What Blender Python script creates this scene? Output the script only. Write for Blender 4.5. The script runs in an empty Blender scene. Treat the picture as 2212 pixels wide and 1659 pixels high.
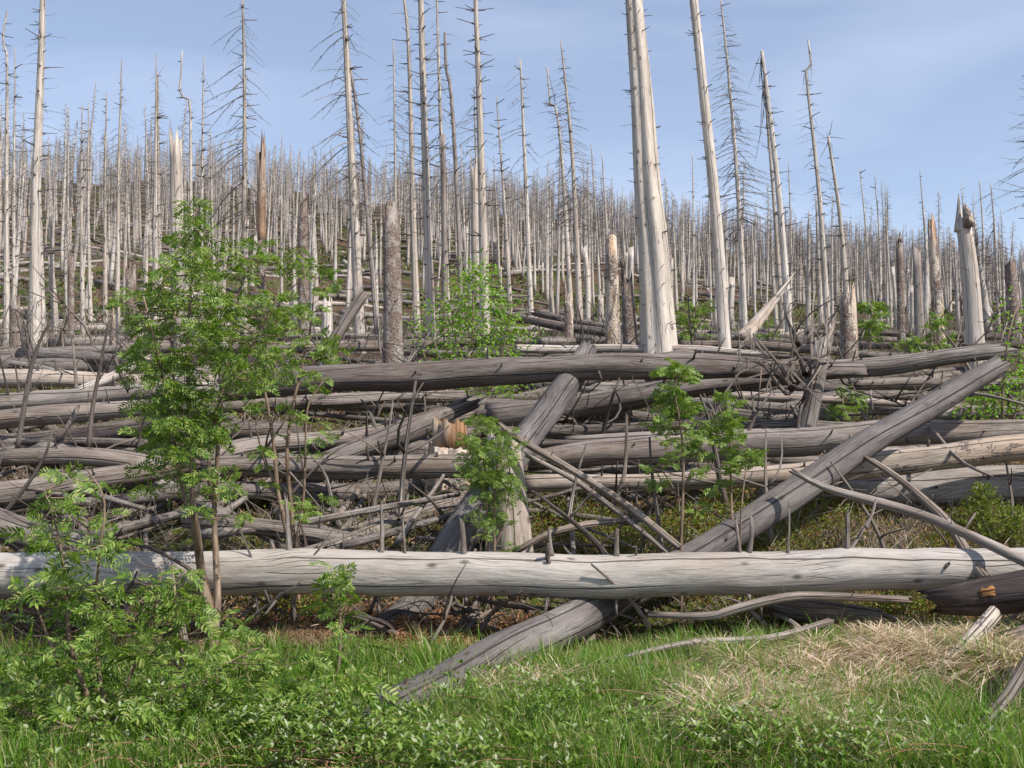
import bpy, math
import numpy as np
from mathutils import Vector, Matrix

# ------------------------------------------------------------------ camera, sky, sun, exposure
scene = bpy.context.scene
COL = scene.collection
F = 2350.0                      # focal length in units of a 2212 px wide picture
PITCH = math.atan((1000 - 829.5) / F)
CAM = np.array([0.0, 0.0, 1.6])
cam_data = bpy.data.cameras.new('camera')
cam_data.sensor_width = 36.0
cam_data.lens = F / 2212 * 36.0
cam_data.clip_end = 3000
cam = bpy.data.objects.new('camera', cam_data)
cam.location = CAM
cam.rotation_euler = (math.radians(90) + PITCH, 0, 0)
COL.objects.link(cam)
scene.camera = cam

SUN_EL, SUN_AZ = math.radians(48), math.radians(128)     # azimuth clockwise from +Y (the view direction)
world = bpy.data.worlds.new('World')
scene.world = world
world.use_nodes = True
wt = world.node_tree
wt.nodes.clear()
wo = wt.nodes.new('ShaderNodeOutputWorld')
bg = wt.nodes.new('ShaderNodeBackground')
sky = wt.nodes.new('ShaderNodeTexSky')
sky.sky_type = 'NISHITA'
sky.sun_disc = False
sky.sun_elevation = SUN_EL
sky.sun_rotation = SUN_AZ
sky.altitude = 900
sky.air_density = 1.0
sky.dust_density = 1.2
sky.ozone_density = 1.6
bg.inputs['Strength'].default_value = 0.13
tc = wt.nodes.new('ShaderNodeTexCoord')
mp = wt.nodes.new('ShaderNodeMapping')
mp.inputs['Scale'].default_value = (1.1, 1.6, 5.0)
mp.inputs['Rotation'].default_value = (0.25, 0.5, 0.0)
mp.inputs['Location'].default_value = (0.35, 0.0, 0.4)
nz = wt.nodes.new('ShaderNodeTexNoise')
nz.inputs['Scale'].default_value = 1.7
nz.inputs['Detail'].default_value = 7
nz.inputs['Roughness'].default_value = 0.45
nz.inputs['Distortion'].default_value = 0.5
mr = wt.nodes.new('ShaderNodeMapRange')
mr.inputs['From Min'].default_value = 0.38
mr.inputs['From Max'].default_value = 0.74
mr.inputs['To Min'].default_value = 0.26
mr.inputs['To Max'].default_value = 0.68
mx = wt.nodes.new('ShaderNodeMix')
mx.data_type = 'RGBA'
mx.inputs['B'].default_value = (5.6, 6.1, 7.4, 1)       # thin high cloud veil
wt.links.new(tc.outputs['Generated'], mp.inputs['Vector'])
wt.links.new(mp.outputs['Vector'], nz.inputs['Vector'])
wt.links.new(nz.outputs['Fac'], mr.inputs['Value'])
sxyz = wt.nodes.new('ShaderNodeSeparateXYZ')
wt.links.new(tc.outputs['Generated'], sxyz.inputs[0])
am = wt.nodes.new('ShaderNodeMapRange')          # a thin veil shows less overhead, where the path through it is short
am.inputs['From Min'].default_value = 0.25
am.inputs['From Max'].default_value = 1.0
am.inputs['To Min'].default_value = 1.0
am.inputs['To Max'].default_value = 0.3
wt.links.new(sxyz.outputs['Z'], am.inputs['Value'])
mu = wt.nodes.new('ShaderNodeMath'); mu.operation = 'MULTIPLY'
wt.links.new(mr.outputs['Result'], mu.inputs[0]); wt.links.new(am.outputs['Result'], mu.inputs[1])
wt.links.new(mu.outputs[0], mx.inputs['Factor'])
wt.links.new(sky.outputs['Color'], mx.inputs['A'])
wt.links.new(mx.outputs['Result'], bg.inputs['Color'])
wt.links.new(bg.outputs['Background'], wo.inputs['Surface'])

sun_data = bpy.data.lights.new('sun', 'SUN')
sun_data.energy = 5.0
sun_data.angle = math.radians(0.6)
sun_data.color = (1.0, 0.93, 0.84)
sun = bpy.data.objects.new('sun', sun_data)
sd = Vector((math.sin(SUN_AZ) * math.cos(SUN_EL), math.cos(SUN_AZ) * math.cos(SUN_EL), math.sin(SUN_EL)))
sun.rotation_euler = sd.to_track_quat('Z', 'Y').to_euler()
COL.objects.link(sun)

vs = scene.view_settings
vs.view_transform = 'Standard'
vs.look = 'None'
vs.gamma = 1
vs.use_curve_mapping = False
vs.exposure = 0.33

# ------------------------------------------------------------------ helpers
R = np.random.RandomState(7)
PI = math.pi


def P(u, v, Y):
    """the place at distance Y seen at photo position u, v (2212 wide)"""
    x, y, z = (u - 1106.0), (829.5 - v), -F
    c, s = math.cos(PI / 2 + PITCH), math.sin(PI / 2 + PITCH)
    wy, wz = y * c - z * s, y * s + z * c
    k = Y / wy
    return np.array([x * k, Y, CAM[2] + wz * k])


YP = np.array([-60, 0, 5, 6.5, 7.5, 8.3, 9.0, 9.6, 10, 11, 13, 15, 18, 20, 22, 32, 40])
ZP = np.array([-2.5, -.15, -.02, .03, .10, .14, .20, .50, .76, 1.15, 1.70, 2.22, 3.05, 3.45, 3.75, 5.05, 6.1])
SU = (np.array([-1400, 0, 500, 1000, 1350, 1700, 2212, 3600]) - 1106) / F
SV = np.array([345, 375, 398, 445, 505, 560, 612, 660])
HL = np.array([[2.6, 7.5, .10, .8], [3.3, 7.0, .12, .6], [-1.2, 9.4, .12, .8], [2.6, 10.4, .16, 1.2]])


def ground(x, y):
    x = np.asarray(x, float); y = np.asarray(y, float)
    z = np.interp(y, YP, ZP)
    s = np.clip(x / np.maximum(y, 35), -1.2, 1.2)
    zr = 1.6 + 220 * (1000 - np.interp(s, SU, SV)) / F
    t = np.clip((y - 35) / 185, 0, 1)
    z35 = np.interp(35, YP, ZP)
    far = z35 + (zr - z35) * t ** 1.18
    far = far - np.clip(y - 220, 0, 5000) * .06 - np.clip(y - 220, 0, 40) ** 2 * .002
    b = np.clip((y - 32) / 8, 0, 1)
    z = z * (1 - b) + far * b
    z = z + .05 * np.sin(x * 1.7 + y * .9) * np.sin(y * 1.3 - x * .4) + .03 * np.sin(x * 4.1 - 1) * np.sin(y * 3.7 + x)
    z = z + np.clip((y - 30) / 60, 0, 1) * (1.0 * np.sin(x * .09 + 1) * np.sin(y * .07) + .6 * np.sin(x * .23 + y * .11))
    for hx, hy, hh, hs in HL:
        z = z + hh * np.exp(-((x - hx) ** 2 + (y - hy) ** 2) / (hs * hs))
    return z


def gz(x, y):
    return float(ground(x, y))


def link(name, mesh, parent=None, mat=None, kind=None):
    o = bpy.data.objects.new(name, mesh)
    COL.objects.link(o)
    if parent is not None:
        o.parent = parent
    if mat is not None and mesh is not None and not mesh.materials:
        mesh.materials.append(mat)
    if kind:
        o['kind'] = kind
    return o


def tag(o, label, cat, group=None, kind=None):
    if label: o['label'] = label
    if cat: o['category'] = cat
    if group: o['group'] = group
    if kind: o['kind'] = kind
    return o


def empty(name, loc, label, cat, group=None):
    o = link(name, None)
    o.location = loc
    o.empty_display_size = .1
    return tag(o, label, cat, group)


class Geo:
    """collects tubes and faces, with a rest position for each vertex (x along the grain)"""
    def __init__(self):
        self.v, self.f, self.r, self.n = [], [], [], 0

    def add(self, v, f, r=None):
        v = np.asarray(v, float)
        self.v.append(v)
        self.r.append(np.asarray(r, float) if r is not None else v)
        self.f.extend([tuple(i + self.n for i in q) for q in f])
        self.n += len(v)

    def mesh(self, name, origin=None, smooth=True):
        v = np.concatenate(self.v) if self.v else np.zeros((0, 3))
        if origin is not None:
            v = v - np.asarray(origin)
        r = np.concatenate(self.r)
        m = bpy.data.meshes.new(name)
        m.from_pydata(v.tolist(), [], self.f)
        if smooth:
            m.polygons.foreach_set('use_smooth', np.ones(len(m.polygons), bool))
        a = m.attributes.new('rest', 'FLOAT_VECTOR', 'POINT')
        a.data.foreach_set('vector', r.astype(np.float32).ravel())
        m.update()
        return m


def big_mesh(name, verts, faces, rest=None, smooth=False):
    """fast mesh: verts (n,3); faces list of (k,m) index arrays with m = 3 or 4"""
    m = bpy.data.meshes.new(name)
    m.vertices.add(len(verts))
    m.vertices.foreach_set('co', np.asarray(verts, np.float32).ravel())
    loops = np.concatenate([f.ravel() for f in faces]).astype(np.int32)
    sizes = np.concatenate([np.full(len(f), f.shape[1]) for f in faces]).astype(np.int32)
    starts = np.concatenate([[0], np.cumsum(sizes)[:-1]]).astype(np.int32)
    m.loops.add(len(loops))
    m.loops.foreach_set('vertex_index', loops)
    m.polygons.add(len(sizes))
    m.polygons.foreach_set('loop_start', starts)
    m.polygons.foreach_set('loop_total', sizes)
    if rest is not None:
        a = m.attributes.new('rest', 'FLOAT_VECTOR', 'POINT')
        a.data.foreach_set('vector', np.asarray(rest, np.float32).ravel())
    m.update(calc_edges=True)
    m.validate()
    if smooth:
        m.polygons.foreach_set('use_smooth', np.ones(len(m.polygons), bool))
    return m


def catmull(pts, n):
    """pts (k,d) -> (n,d) smooth"""
    pts = np.asarray(pts, float)
    if len(pts) == 2:
        t = np.linspace(0, 1, n)[:, None]
        return pts[0] * (1 - t) + pts[1] * t
    p = np.vstack([2 * pts[0] - pts[1], pts, 2 * pts[-1] - pts[-2]])
    seg = np.linalg.norm(np.diff(pts[:, :3], axis=0), axis=1)
    cum = np.concatenate([[0], np.cumsum(seg)]); cum /= cum[-1]
    out = []
    for t in np.linspace(0, 1, n):
        i = min(int(np.searchsorted(cum, t, 'right')) - 1, len(pts) - 2)
        w = (t - cum[i]) / max(cum[i + 1] - cum[i], 1e-9)
        a, b, c, d = p[i], p[i + 1], p[i + 2], p[i + 3]
        out.append(.5 * ((2 * b) + (c - a) * w + (2 * a - 5 * b + 4 * c - d) * w * w + (3 * b - a - 3 * c + d) * w ** 3))
    return np.array(out)


def frames(pts):
    T = np.gradient(pts, axis=0)
    T /= np.linalg.norm(T, axis=1)[:, None] + 1e-12
    ref = np.array([0, 0, 1.]) if abs(T[0][2]) < .9 else np.array([1., 0, 0])
    N = []
    n = ref - T[0] * ref.dot(T[0]); n /= np.linalg.norm(n)
    for t in T:
        n = n - t * n.dot(t); n /= np.linalg.norm(n) + 1e-12
        N.append(n)
    N = np.array(N)
    return T, N, np.cross(T, N)


def tube(g, pts, rad, seg=12, rough=0., cap=(True, True), jag=(0, 0), lobes=0., rest0=None, flare=0.):
    pts = np.asarray(pts, float); n = len(pts)
    rad = np.broadcast_to(np.asarray(rad, float), (n,)).copy()
    T, N, B = frames(pts)
    s = np.concatenate([[0], np.cumsum(np.linalg.norm(np.diff(pts, axis=0), axis=1))])
    th = np.arange(seg) * 2 * PI / seg
    off = R.rand(4) * 6.28
    TH, S = np.meshgrid(th, s)
    k = np.ones_like(TH)
    if rough:
        k += rough * (.5 * np.sin(2 * TH + .8 * S + off[0]) + .35 * np.sin(3 * TH - 1.9 * S + off[1]) + .3 * np.sin(5 * TH + 1.1 * S + off[2]) + .35 * np.sin(S * 3.1 + TH + off[3]))
    if lobes:
        tt = np.linspace(0, 1, n)[:, None]
        k += lobes * (np.abs(np.sin(2.5 * TH + off[0])) - .6) + .4 * lobes * np.sin(7 * TH + off[1])
    if flare:
        k += flare * np.exp(-S / .35) * (1 + .6 * np.sin(5 * TH + off[2]))
    rr = rad[:, None] * k
    V = pts[:, None, :] + rr[..., None] * (np.cos(TH)[..., None] * N[:, None, :] + np.sin(TH)[..., None] * B[:, None, :])
    for end, j in ((0, jag[0]), (n - 1, jag[1])):
        if j:
            sg = -1 if end == 0 else 1
            d = R.rand(seg) ** 4 * j * 1.2 + j * .35 * np.abs(np.sin(1.5 * th + R.rand() * 6)) * R.rand(seg)
            ph = R.rand() * 6.28
            d = d * .6 + j * .5 * np.clip(np.sin(th + ph), 0, 1)
            V[end] += sg * d[:, None] * T[end]
    sh = R.rand() * 50 if rest0 is None else rest0
    rest = np.stack([S + sh, rad[:, None] * np.cos(TH), rad[:, None] * np.sin(TH)], -1)
    V = V.reshape(-1, 3); rest = rest.reshape(-1, 3)
    f = []
    for i in range(n - 1):
        for a in range(seg):
            b = (a + 1) % seg
            f.append((i * seg + a, i * seg + b, (i + 1) * seg + b, (i + 1) * seg + a))
    V = list(V); rest = list(rest)
    for end, (c, j) in enumerate(zip(cap, jag)):
        if c:
            i0 = 0 if end == 0 else (n - 1) * seg
            pc = pts[0] if end == 0 else pts[-1]
            sg = -1 if end == 0 else 1
            V.append(pc + sg * T[0 if end == 0 else -1] * (-.4 * j)); rest.append(np.array([sh + s[-1] * end, 0, 0]))
            ci = len(V) - 1
            for a in range(seg):
                b = (a + 1) % seg
                f.append((ci, i0 + b, i0 + a) if end == 0 else (ci, i0 + a, i0 + b))
    g.add(V, f, rest)
    return T, N, B


# ------------------------------------------------------------------ materials
class NT:
    def __init__(self, name):
        self.m = bpy.data.materials.new(name)
        self.m.use_nodes = True
        self.t = self.m.node_tree
        self.t.nodes.clear()
        self.out = self.n('OutputMaterial')

    def n(self, typ, **kw):
        nd = self.t.nodes.new('ShaderNode' + typ)
        for k, v in kw.items():
            setattr(nd, k, v)
        return nd

    def l(self, a, b):
        self.t.links.new(a, b)

    def set(self, sock, v):
        if hasattr(v, 'is_output') or isinstance(v, bpy.types.NodeSocket):
            self.l(v, sock)
        else:
            sock.default_value = v

    def math(self, op, a, b=0., c=None, clamp=False):
        nd = self.n('Math', operation=op, use_clamp=clamp)
        self.set(nd.inputs[0], a); self.set(nd.inputs[1], b)
        if c is not None: self.set(nd.inputs[2], c)
        return nd.outputs[0]

    def rng(self, v, a, b, c=0., d=1.):
        nd = self.n('MapRange')
        self.set(nd.inputs['Value'], v)
        for k, x in zip(('From Min', 'From Max', 'To Min', 'To Max'), (a, b, c, d)):
            nd.inputs[k].default_value = x
        return nd.outputs[0]

    def noise(self, vec, scale, sc3=(1, 1, 1), detail=4, rough=.55, dist=0., loc=(0, 0, 0)):
        mp = self.n('Mapping')
        mp.inputs['Scale'].default_value = sc3
        mp.inputs['Location'].default_value = loc
        self.l(vec, mp.inputs['Vector'])
        nd = self.n('TexNoise')
        nd.inputs['Scale'].default_value = scale
        nd.inputs['Detail'].default_value = detail
        nd.inputs['Roughness'].default_value = rough
        nd.inputs['Distortion'].default_value = dist
        self.l(mp.outputs[0], nd.inputs['Vector'])
        return nd.outputs['Fac']

    def mix(self, f, a, b, blend='MIX'):
        nd = self.n('Mix', data_type='RGBA', blend_type=blend)
        self.set(nd.inputs[0], f)
        for i, x in ((6, a), (7, b)):
            if isinstance(x, tuple): nd.inputs[i].default_value = (*x[:3], 1)
            else: self.l(x, nd.inputs[i])
        return nd.outputs[2]

    def bump(self, h, strength, dist, prev=None):
        nd = self.n('Bump')
        nd.inputs['Strength'].default_value = strength
        nd.inputs['Distance'].default_value = dist
        self.l(h, nd.inputs['Height'])
        if prev is not None: self.l(prev, nd.inputs['Normal'])
        return nd.outputs[0]

    def principled(self, col, rough=.8, normal=None, spec=.25):
        p = self.n('BsdfPrincipled')
        self.set(p.inputs['Base Color'], col if not isinstance(col, tuple) else (*col, 1))
        self.set(p.inputs['Roughness'], rough)
        p.inputs['Specular IOR Level'].default_value = spec
        if normal is not None: self.l(normal, p.inputs['Normal'])
        return p


def rest_vec(t):
    a = t.n('Attribute'); a.attribute_name = 'rest'
    return a.outputs['Vector']


def wood_mat(name, light, dark, stain, crack=1., stain_amt=.5, fibre=1., barkpatch=0.):
    """weathered barkless wood: grain along x of the rest position, long drying cracks"""
    t = NT(name)
    v = rest_vec(t)
    oi = t.n('ObjectInfo')
    big = t.noise(v, 1.0, (.8, 5, 5), 6, .65, .3)
    col = t.mix(t.rng(big, .36, .66), light, dark)
    st = t.noise(v, 1.0, (.9, 2.4, 2.4), 4, .6, .6, (7, 3, 1))
    col = t.mix(t.math('MULTIPLY', t.rng(st, .48, .68), stain_amt), col, stain)
    dirt = t.noise(v, 1.0, (2.2, 9, 9), 7, .8, .2, (5, 5, 1))
    col = t.mix(t.rng(dirt, .52, .70, 0, .55), col, t.mix(1.0, col, (.45, .42, .40), 'MULTIPLY'))
    col = t.mix(t.rng(dirt, .46, .32, 0, .3), col, t.mix(.6, col, (.62, .6, .57)))
    vk = t.n('TexVoronoi'); vk.inputs['Scale'].default_value = 1.0
    mk = t.n('Mapping'); mk.inputs['Scale'].default_value = (2.6, 5.5, 5.5)
    t.l(v, mk.inputs[0]); t.l(mk.outputs[0], vk.inputs['Vector'])
    kn = t.rng(vk.outputs['Distance'], .05, .14, 1., 0.)
    col = t.mix(t.math('MULTIPLY', kn, .8), col, (.06, .045, .038))
    fib = t.noise(v, 1.0, (5, 75, 75), 4, .75)
    streak = t.noise(v, 1.0, (.8, 26, 26), 4, .6, .2)
    col = t.mix(t.math('MULTIPLY', t.rng(fib, .38, .66), .5 * fibre), col, t.mix(1.0, col, (.42, .38, .36), 'MULTIPLY'))
    col = t.mix(t.math('MULTIPLY', t.rng(streak, .52, .72), .5 * fibre), col, t.mix(1.0, col, (.5, .46, .43), 'MULTIPLY'))
    if barkpatch:
        bp = t.noise(v, 1.0, (1.6, 4, 4), 5, .7, .4, (2, 9, 4))
        bm = t.rng(bp, 1.0 - .42 * barkpatch, 1.02 - .42 * barkpatch)
        spk = t.noise(v, 70, (1, 1, 1), 3, .7)
        bark = t.mix(t.rng(spk, .4, .62), (.10, .07, .055), (.3, .26, .24))
        col = t.mix(bm, col, bark)
    sx = t.n('SeparateXYZ'); t.l(v, sx.inputs[0])
    th = t.math('ARCTAN2', sx.outputs[2], sx.outputs[1])
    rr = t.math('SQRT', t.math('ADD', t.math('MULTIPLY', sx.outputs[2], sx.outputs[2]), t.math('MULTIPLY', sx.outputs[1], sx.outputs[1])))

    def cracks(N, sc, amp, hw, g0, g1, loc):
        w = t.noise(v, 1.0, (sc, .5, .5), 1.5, .4, 0, loc)
        f = t.math('ADD', t.math('MULTIPLY', th, N / (2 * PI)), t.math('MULTIPLY', w, amp))
        d = t.math('ABSOLUTE', t.math('SUBTRACT', t.math('FRACT', f), .5))
        dm = t.math('MULTIPLY', d, t.math('MULTIPLY', rr, 2 * PI / N))
        gate = t.noise(v, 1.0, (sc * 2.2, 7, 7), 3, .6, 0, (loc[1], loc[2] + 3, loc[0]))
        wd = t.math('MAXIMUM', t.rng(gate, g0, g1, 0., hw), .0001)
        return t.math('MULTIPLY', t.math('SUBTRACT', 1., t.math('DIVIDE', dm, wd), clamp=True), t.rng(gate, g0, g0 + .03))

    c1 = cracks(5, .16, 1.6, .0095, .36, .50, (1, 5, 2))
    c2 = cracks(11, .5, 4.0, .0055, .5, .64, (4, 0, 7))
    c3 = cracks(27, 1.1, 7.0, .0035, .5, .62, (9, 2, 3))
    cks = t.math('MULTIPLY', t.math('MAXIMUM', c1, t.math('MAXIMUM', t.math('MULTIPLY', c2, .85), t.math('MULTIPLY', c3, .6))), crack * 1.35, clamp=True)
    col = t.mix(t.math('MULTIPLY', cks, .85), col, (.025, .02, .018))
    hv = t.n('HueSaturation')
    t.l(col, hv.inputs['Color'])
    t.l(t.rng(oi.outputs['Random'], 0, 1, .84, 1.14), hv.inputs['Value'])
    t.l(t.rng(oi.outputs['Random'], 0, 1, 1.15, .8), hv.inputs['Saturation'])
    h = t.math('SUBTRACT', t.math('ADD', t.math('MULTIPLY', fib, .25), t.math('MULTIPLY', streak, .35)), t.math('MULTIPLY', cks, 1.2))
    b1 = t.bump(big, .7, .04)
    nb = t.bump(h, .7, .012, b1)
    if barkpatch:
        nb = t.bump(bm, .8, .012, nb)
    p = t.principled(hv.outputs[0], .82, nb, .2)
    t.l(p.outputs[0], t.out.inputs['Surface'])
    return t.m


def bark_mat(name, c1, c2, lichen=.6, bare=.3):
    """scaly spruce bark with grey lichen, in places fallen off to pale or orange wood"""
    t = NT(name)
    v = rest_vec(t)
    vo = t.n('TexVoronoi'); vo.inputs['Scale'].default_value = 38
    mp = t.n('Mapping'); mp.inputs['Scale'].default_value = (.7, 1, 1)
    t.l(v, mp.inputs[0]); t.l(mp.outputs[0], vo.inputs['Vector'])
    sp = t.noise(v, 26, (1, 1, 1), 5, .75)
    col = t.mix(t.rng(sp, .38, .6), c1, c2)
    li = t.noise(v, 6, (.8, 1, 1), 6, .75)
    col = t.mix(t.math('MULTIPLY', t.rng(li, .5, .58), lichen), col, (.42, .40, .37))
    col = t.mix(t.rng(vo.outputs['Distance'], .0, .22, .55, 0.), col, (.05, .035, .03))
    ba = t.noise(v, 1.0, (1.2, 3.2, 3.2), 5, .7, .5, (3, 1, 6))
    bm = t.rng(ba, 1 - .5 * bare - .12, 1 - .5 * bare - .10)
    oc = t.noise(v, 2.2, (1, 3, 3), 3)
    wood = t.mix(t.rng(oc, .5, .75), (.54, .46, .38), (.42, .23, .11))
    col = t.mix(bm, col, wood)
    nb = t.bump(vo.outputs['Distance'], .8, .02)
    nb = t.bump(sp, .9, .02, nb)
    p = t.principled(col, .9, nb, .15)
    t.l(p.outputs[0], t.out.inputs['Surface'])
    return t.m


def leaf_mat(name, a, b, trans=.35, c=None, rough=.42, spec=.35):
    t = NT(name)
    ge = t.n('NewGeometry'); oi = t.n('ObjectInfo')
    r = t.math('FRACT', t.math('ADD', ge.outputs['Random Per Island'], oi.outputs['Random']))
    col = t.mix(r, a, b)
    if c is not None:
        col = t.mix(t.rng(t.math('FRACT', t.math('MULTIPLY', r, 7.31)), .70, .78), col, c)
    p = t.principled(col, rough, None, spec)
    tr = t.n('BsdfTranslucent')
    t.l(t.mix(1.0, col, (1.5, 1.6, .7), 'MULTIPLY'), tr.inputs['Color'])
    ms = t.n('MixShader'); ms.inputs[0].default_value = trans
    t.l(p.outputs[0], ms.inputs[1]); t.l(tr.outputs[0], ms.inputs[2])
    t.l(ms.outputs[0], t.out.inputs['Surface'])
    return t.m


def stem_mat(name, a, b, sc=8):
    t = NT(name)
    v = rest_vec(t)
    n = t.noise(v, sc, (1, 6, 6), 4, .6)
    col = t.mix(t.rng(n, .4, .65), a, b)
    p = t.principled(col, .6, t.bump(n, .3, .004), .3)
    t.l(p.outputs[0], t.out.inputs['Surface'])
    return t.m


M_PALE = wood_mat('pale_wood', (.56, .49, .43), (.40, .345, .30), (.36, .27, .20), .9, .35)
M_FRONT = wood_mat('bleached_wood', (.52, .485, .45), (.36, .33, .30), (.33, .25, .19), 1., .35, .75)
M_MID = wood_mat('grey_wood', (.355, .318, .288), (.215, .185, .165), (.20, .14, .10), 1., .55, 1.35, .4)
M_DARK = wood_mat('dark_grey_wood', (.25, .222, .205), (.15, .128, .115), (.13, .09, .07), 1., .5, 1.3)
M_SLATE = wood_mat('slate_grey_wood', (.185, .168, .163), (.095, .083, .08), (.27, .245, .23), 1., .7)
M_BLACK = wood_mat('dark_and_shaded_wood', (.09, .075, .072), (.05, .042, .042), (.10, .07, .055), 1., .5)  # very dark wood; on the trunk in the hollow it paints in shade
M_PATCH = wood_mat('pale_wood_with_bark', (.52, .45, .385), (.38, .32, .27), (.48, .30, .17), .8, .5, 1., .95)
M_TREE = wood_mat('standing_pale_wood', (.66, .595, .525), (.50, .44, .385), (.40, .30, .22), .6, .35, .9)
M_TREEG = wood_mat('standing_grey_wood', (.40, .355, .325), (.29, .25, .23), (.30, .2, .15), .6, .5, .9, .5)
M_CROWDG = wood_mat('standing_dull_wood', (.60, .55, .51), (.46, .415, .385), (.32, .24, .18), .5, .4, .9)
M_BARK = bark_mat('spruce_bark', (.13, .09, .072), (.26, .205, .175), .55, .12)
M_BARK2 = bark_mat('peeling_bark', (.13, .09, .07), (.27, .21, .18), .6, .75)
M_ORANGE = wood_mat('rotten_orange_wood', (.37, .21, .105), (.17, .095, .055), (.50, .42, .33), .8, .95, 1., .85)
M_STUB = wood_mat('stub_wood', (.20, .165, .145), (.11, .09, .08), (.3, .24, .2), .3, .5)
M_TWIG = wood_mat('twig_wood', (.33, .29, .265), (.19, .165, .145), (.11, .085, .07), .2, .5)
M_STICK = wood_mat('stick_wood', (.42, .36, .31), (.27, .22, .185), (.16, .11, .085), .5, .6)
M_ROWAN = leaf_mat('rowan_leaf', (.06, .13, .016), (.17, .27, .04), .34, (.27, .33, .09))
M_YOUNG = leaf_mat('young_rowan_leaf', (.10, .18, .03), (.23, .31, .07), .3)
M_BIRCH = leaf_mat('birch_leaf', (.13, .26, .02), (.22, .36, .04), .38)
M_FLOWER = leaf_mat('rowan_flower', (.34, .40, .17), (.46, .48, .24), .2)
M_GRASS = leaf_mat('grass_blade', (.055, .135, .012), (.17, .31, .035), .34, (.36, .34, .17))
M_DRY = leaf_mat('dry_grass', (.50, .38, .28), (.72, .59, .46), .2, (.26, .17, .11))
M_BROWNG = leaf_mat('brown_grass', (.30, .20, .13), (.46, .34, .23), .15, (.18, .11, .07))
M_RUST = leaf_mat('rust_litter', (.20, .085, .04), (.32, .16, .08), .1, (.4, .28, .17))
M_BRAMBLE = leaf_mat('bramble_leaf', (.07, .145, .02), (.23, .33, .065), .34, (.36, .40, .25))
M_HEATH = leaf_mat('bilberry_leaf', (.10, .15, .015), (.22, .26, .03), .3, (.22, .09, .03))
M_SPRUCE = leaf_mat('spruce_needle', (.10, .15, .02), (.22, .25, .04), .2)
M_STEM = stem_mat('rowan_stem', (.13, .085, .06), (.27, .20, .14))
M_CANE = stem_mat('bramble_cane', (.28, .12, .08), (.36, .24, .16))


def ground_mat():
    t = NT('forest_floor')
    tcn = t.n('TexCoord'); v = tcn.outputs['Object']
    a = t.noise(v, 2.2, (1, 1, 1), 8, .7)
    b = t.noise(v, .45, (1, 1, 1), 4, .6)
    c = t.noise(v, 14, (1, 1, 1), 6, .8)
    d = t.noise(v, .10, (1, 1, 2), 5, .65, 0, (4, 2, 0))
    col = t.mix(t.rng(a, .38, .62), (.035, .022, .014), (.105, .07, .047))
    col = t.mix(t.rng(b, .45, .62, 0, .6), col, (.135, .075, .038))
    col = t.mix(t.rng(c, .5, .72, 0, .7), col, (.23, .175, .13))
    gm = t.math('MULTIPLY', t.rng(d, .46, .56), t.rng(a, .40, .55))
    col = t.mix(gm, col, (.075, .10, .018))
    nb = t.bump(c, .7, .04)
    nb = t.bump(a, .8, .15, nb)
    p = t.principled(col, .95, nb, .1)
    t.l(p.outputs[0], t.out.inputs['Surface'])
    return t.m


M_GROUND = ground_mat()

# ------------------------------------------------------------------ ground
def build_ground():
    ys = np.unique(np.concatenate([np.linspace(-60, 3, 22), np.arange(3, 20, .16), 20 * (1.022 ** np.arange(0, 130)), [420, 600, 900]]))
    h = np.sinh(np.linspace(0, 6.2, 110)); h = h / h[-1] * 420
    xs = np.unique(np.concatenate([-h, h]))
    X, Y = np.meshgrid(xs, ys)
    Z = ground(X, Y) + .02 * R.randn(*X.shape) * (Y > 3)
    V = np.stack([X, Y, Z], -1).reshape(-1, 3)
    ny, nx = X.shape
    i = np.arange((ny - 1) * nx).reshape(ny - 1, nx)[:, :-1].ravel()
    f = np.stack([i, i + 1, i + nx + 1, i + nx], -1)
    m = big_mesh('ground', V, [f], smooth=True)
    o = link('ground', m, None, M_GROUND, 'structure')
    return o


build_ground()

# ------------------------------------------------------------------ shared small shapes
def stub_mesh(name, jag=.25):
    """broken branch base, unit length along +Z"""
    g = Geo()
    a = R.rand() * 6.28; b = .09 * R.rand() + .02
    t = np.linspace(0, 1, 5)[:, None]
    pts = np.hstack([b * np.sin(t * 2.2) * math.cos(a), b * np.sin(t * 2.2) * math.sin(a), t])
    tube(g, pts, np.array([.15, .10, .085, .08, .062]), 7, .22, jag=(0, jag))
    return g.mesh(name)


STUBS = [stub_mesh('branch_stub') for _ in range(6)]
for m in STUBS: m.materials.append(M_STUB)
STUBL = [m.copy() for m in STUBS]
for m in STUBL: m.materials[0] = M_MID
STUBSP = [m.copy() for m in STUBS]
for m in STUBSP: m.materials[0] = M_TWIG


def branch_mesh(name, droop, curl, ntw, twl=.28, thin=.0095):
    """dead branch, unit length along +X, side twigs hanging"""
    g = Geo()
    n = 7
    t = np.linspace(0, 1, n)
    side = (R.rand() - .5) * .6
    pts = np.stack([t - .12 * droop * t * t, side * t * t, -droop * t ** 1.5 + curl * t ** 3], -1)
    tube(g, pts, thin * (1 - .8 * t) + .002, 3, 0, (False, False))
    for k in range(ntw):
        tt = .18 + .8 * R.rand()
        p = np.array([np.interp(tt, t, pts[:, j]) for j in range(3)])
        L = twl * (1.1 - tt) * (.5 + R.rand())
        a = R.rand() * 6.28
        q = p + L * np.array([.5, .65 * math.cos(a), -.45 - .3 * R.rand()])
        mid = (p + q) / 2 + np.array([0, 0, .04 * L])
        w = thin * .42
        d = np.array([0, w, w])
        e = np.array([0, w, -w])
        g.add([p + d, p - d, mid + d * .7, mid - d * .7, q, p + e, p - e, mid + e * .7, mid - e * .7], [(0, 1, 3, 2), (2, 3, 4), (5, 6, 8, 7), (7, 8, 4)])
    m = g.mesh(name)
    m.materials.append(M_TWIG)
    return m


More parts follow.
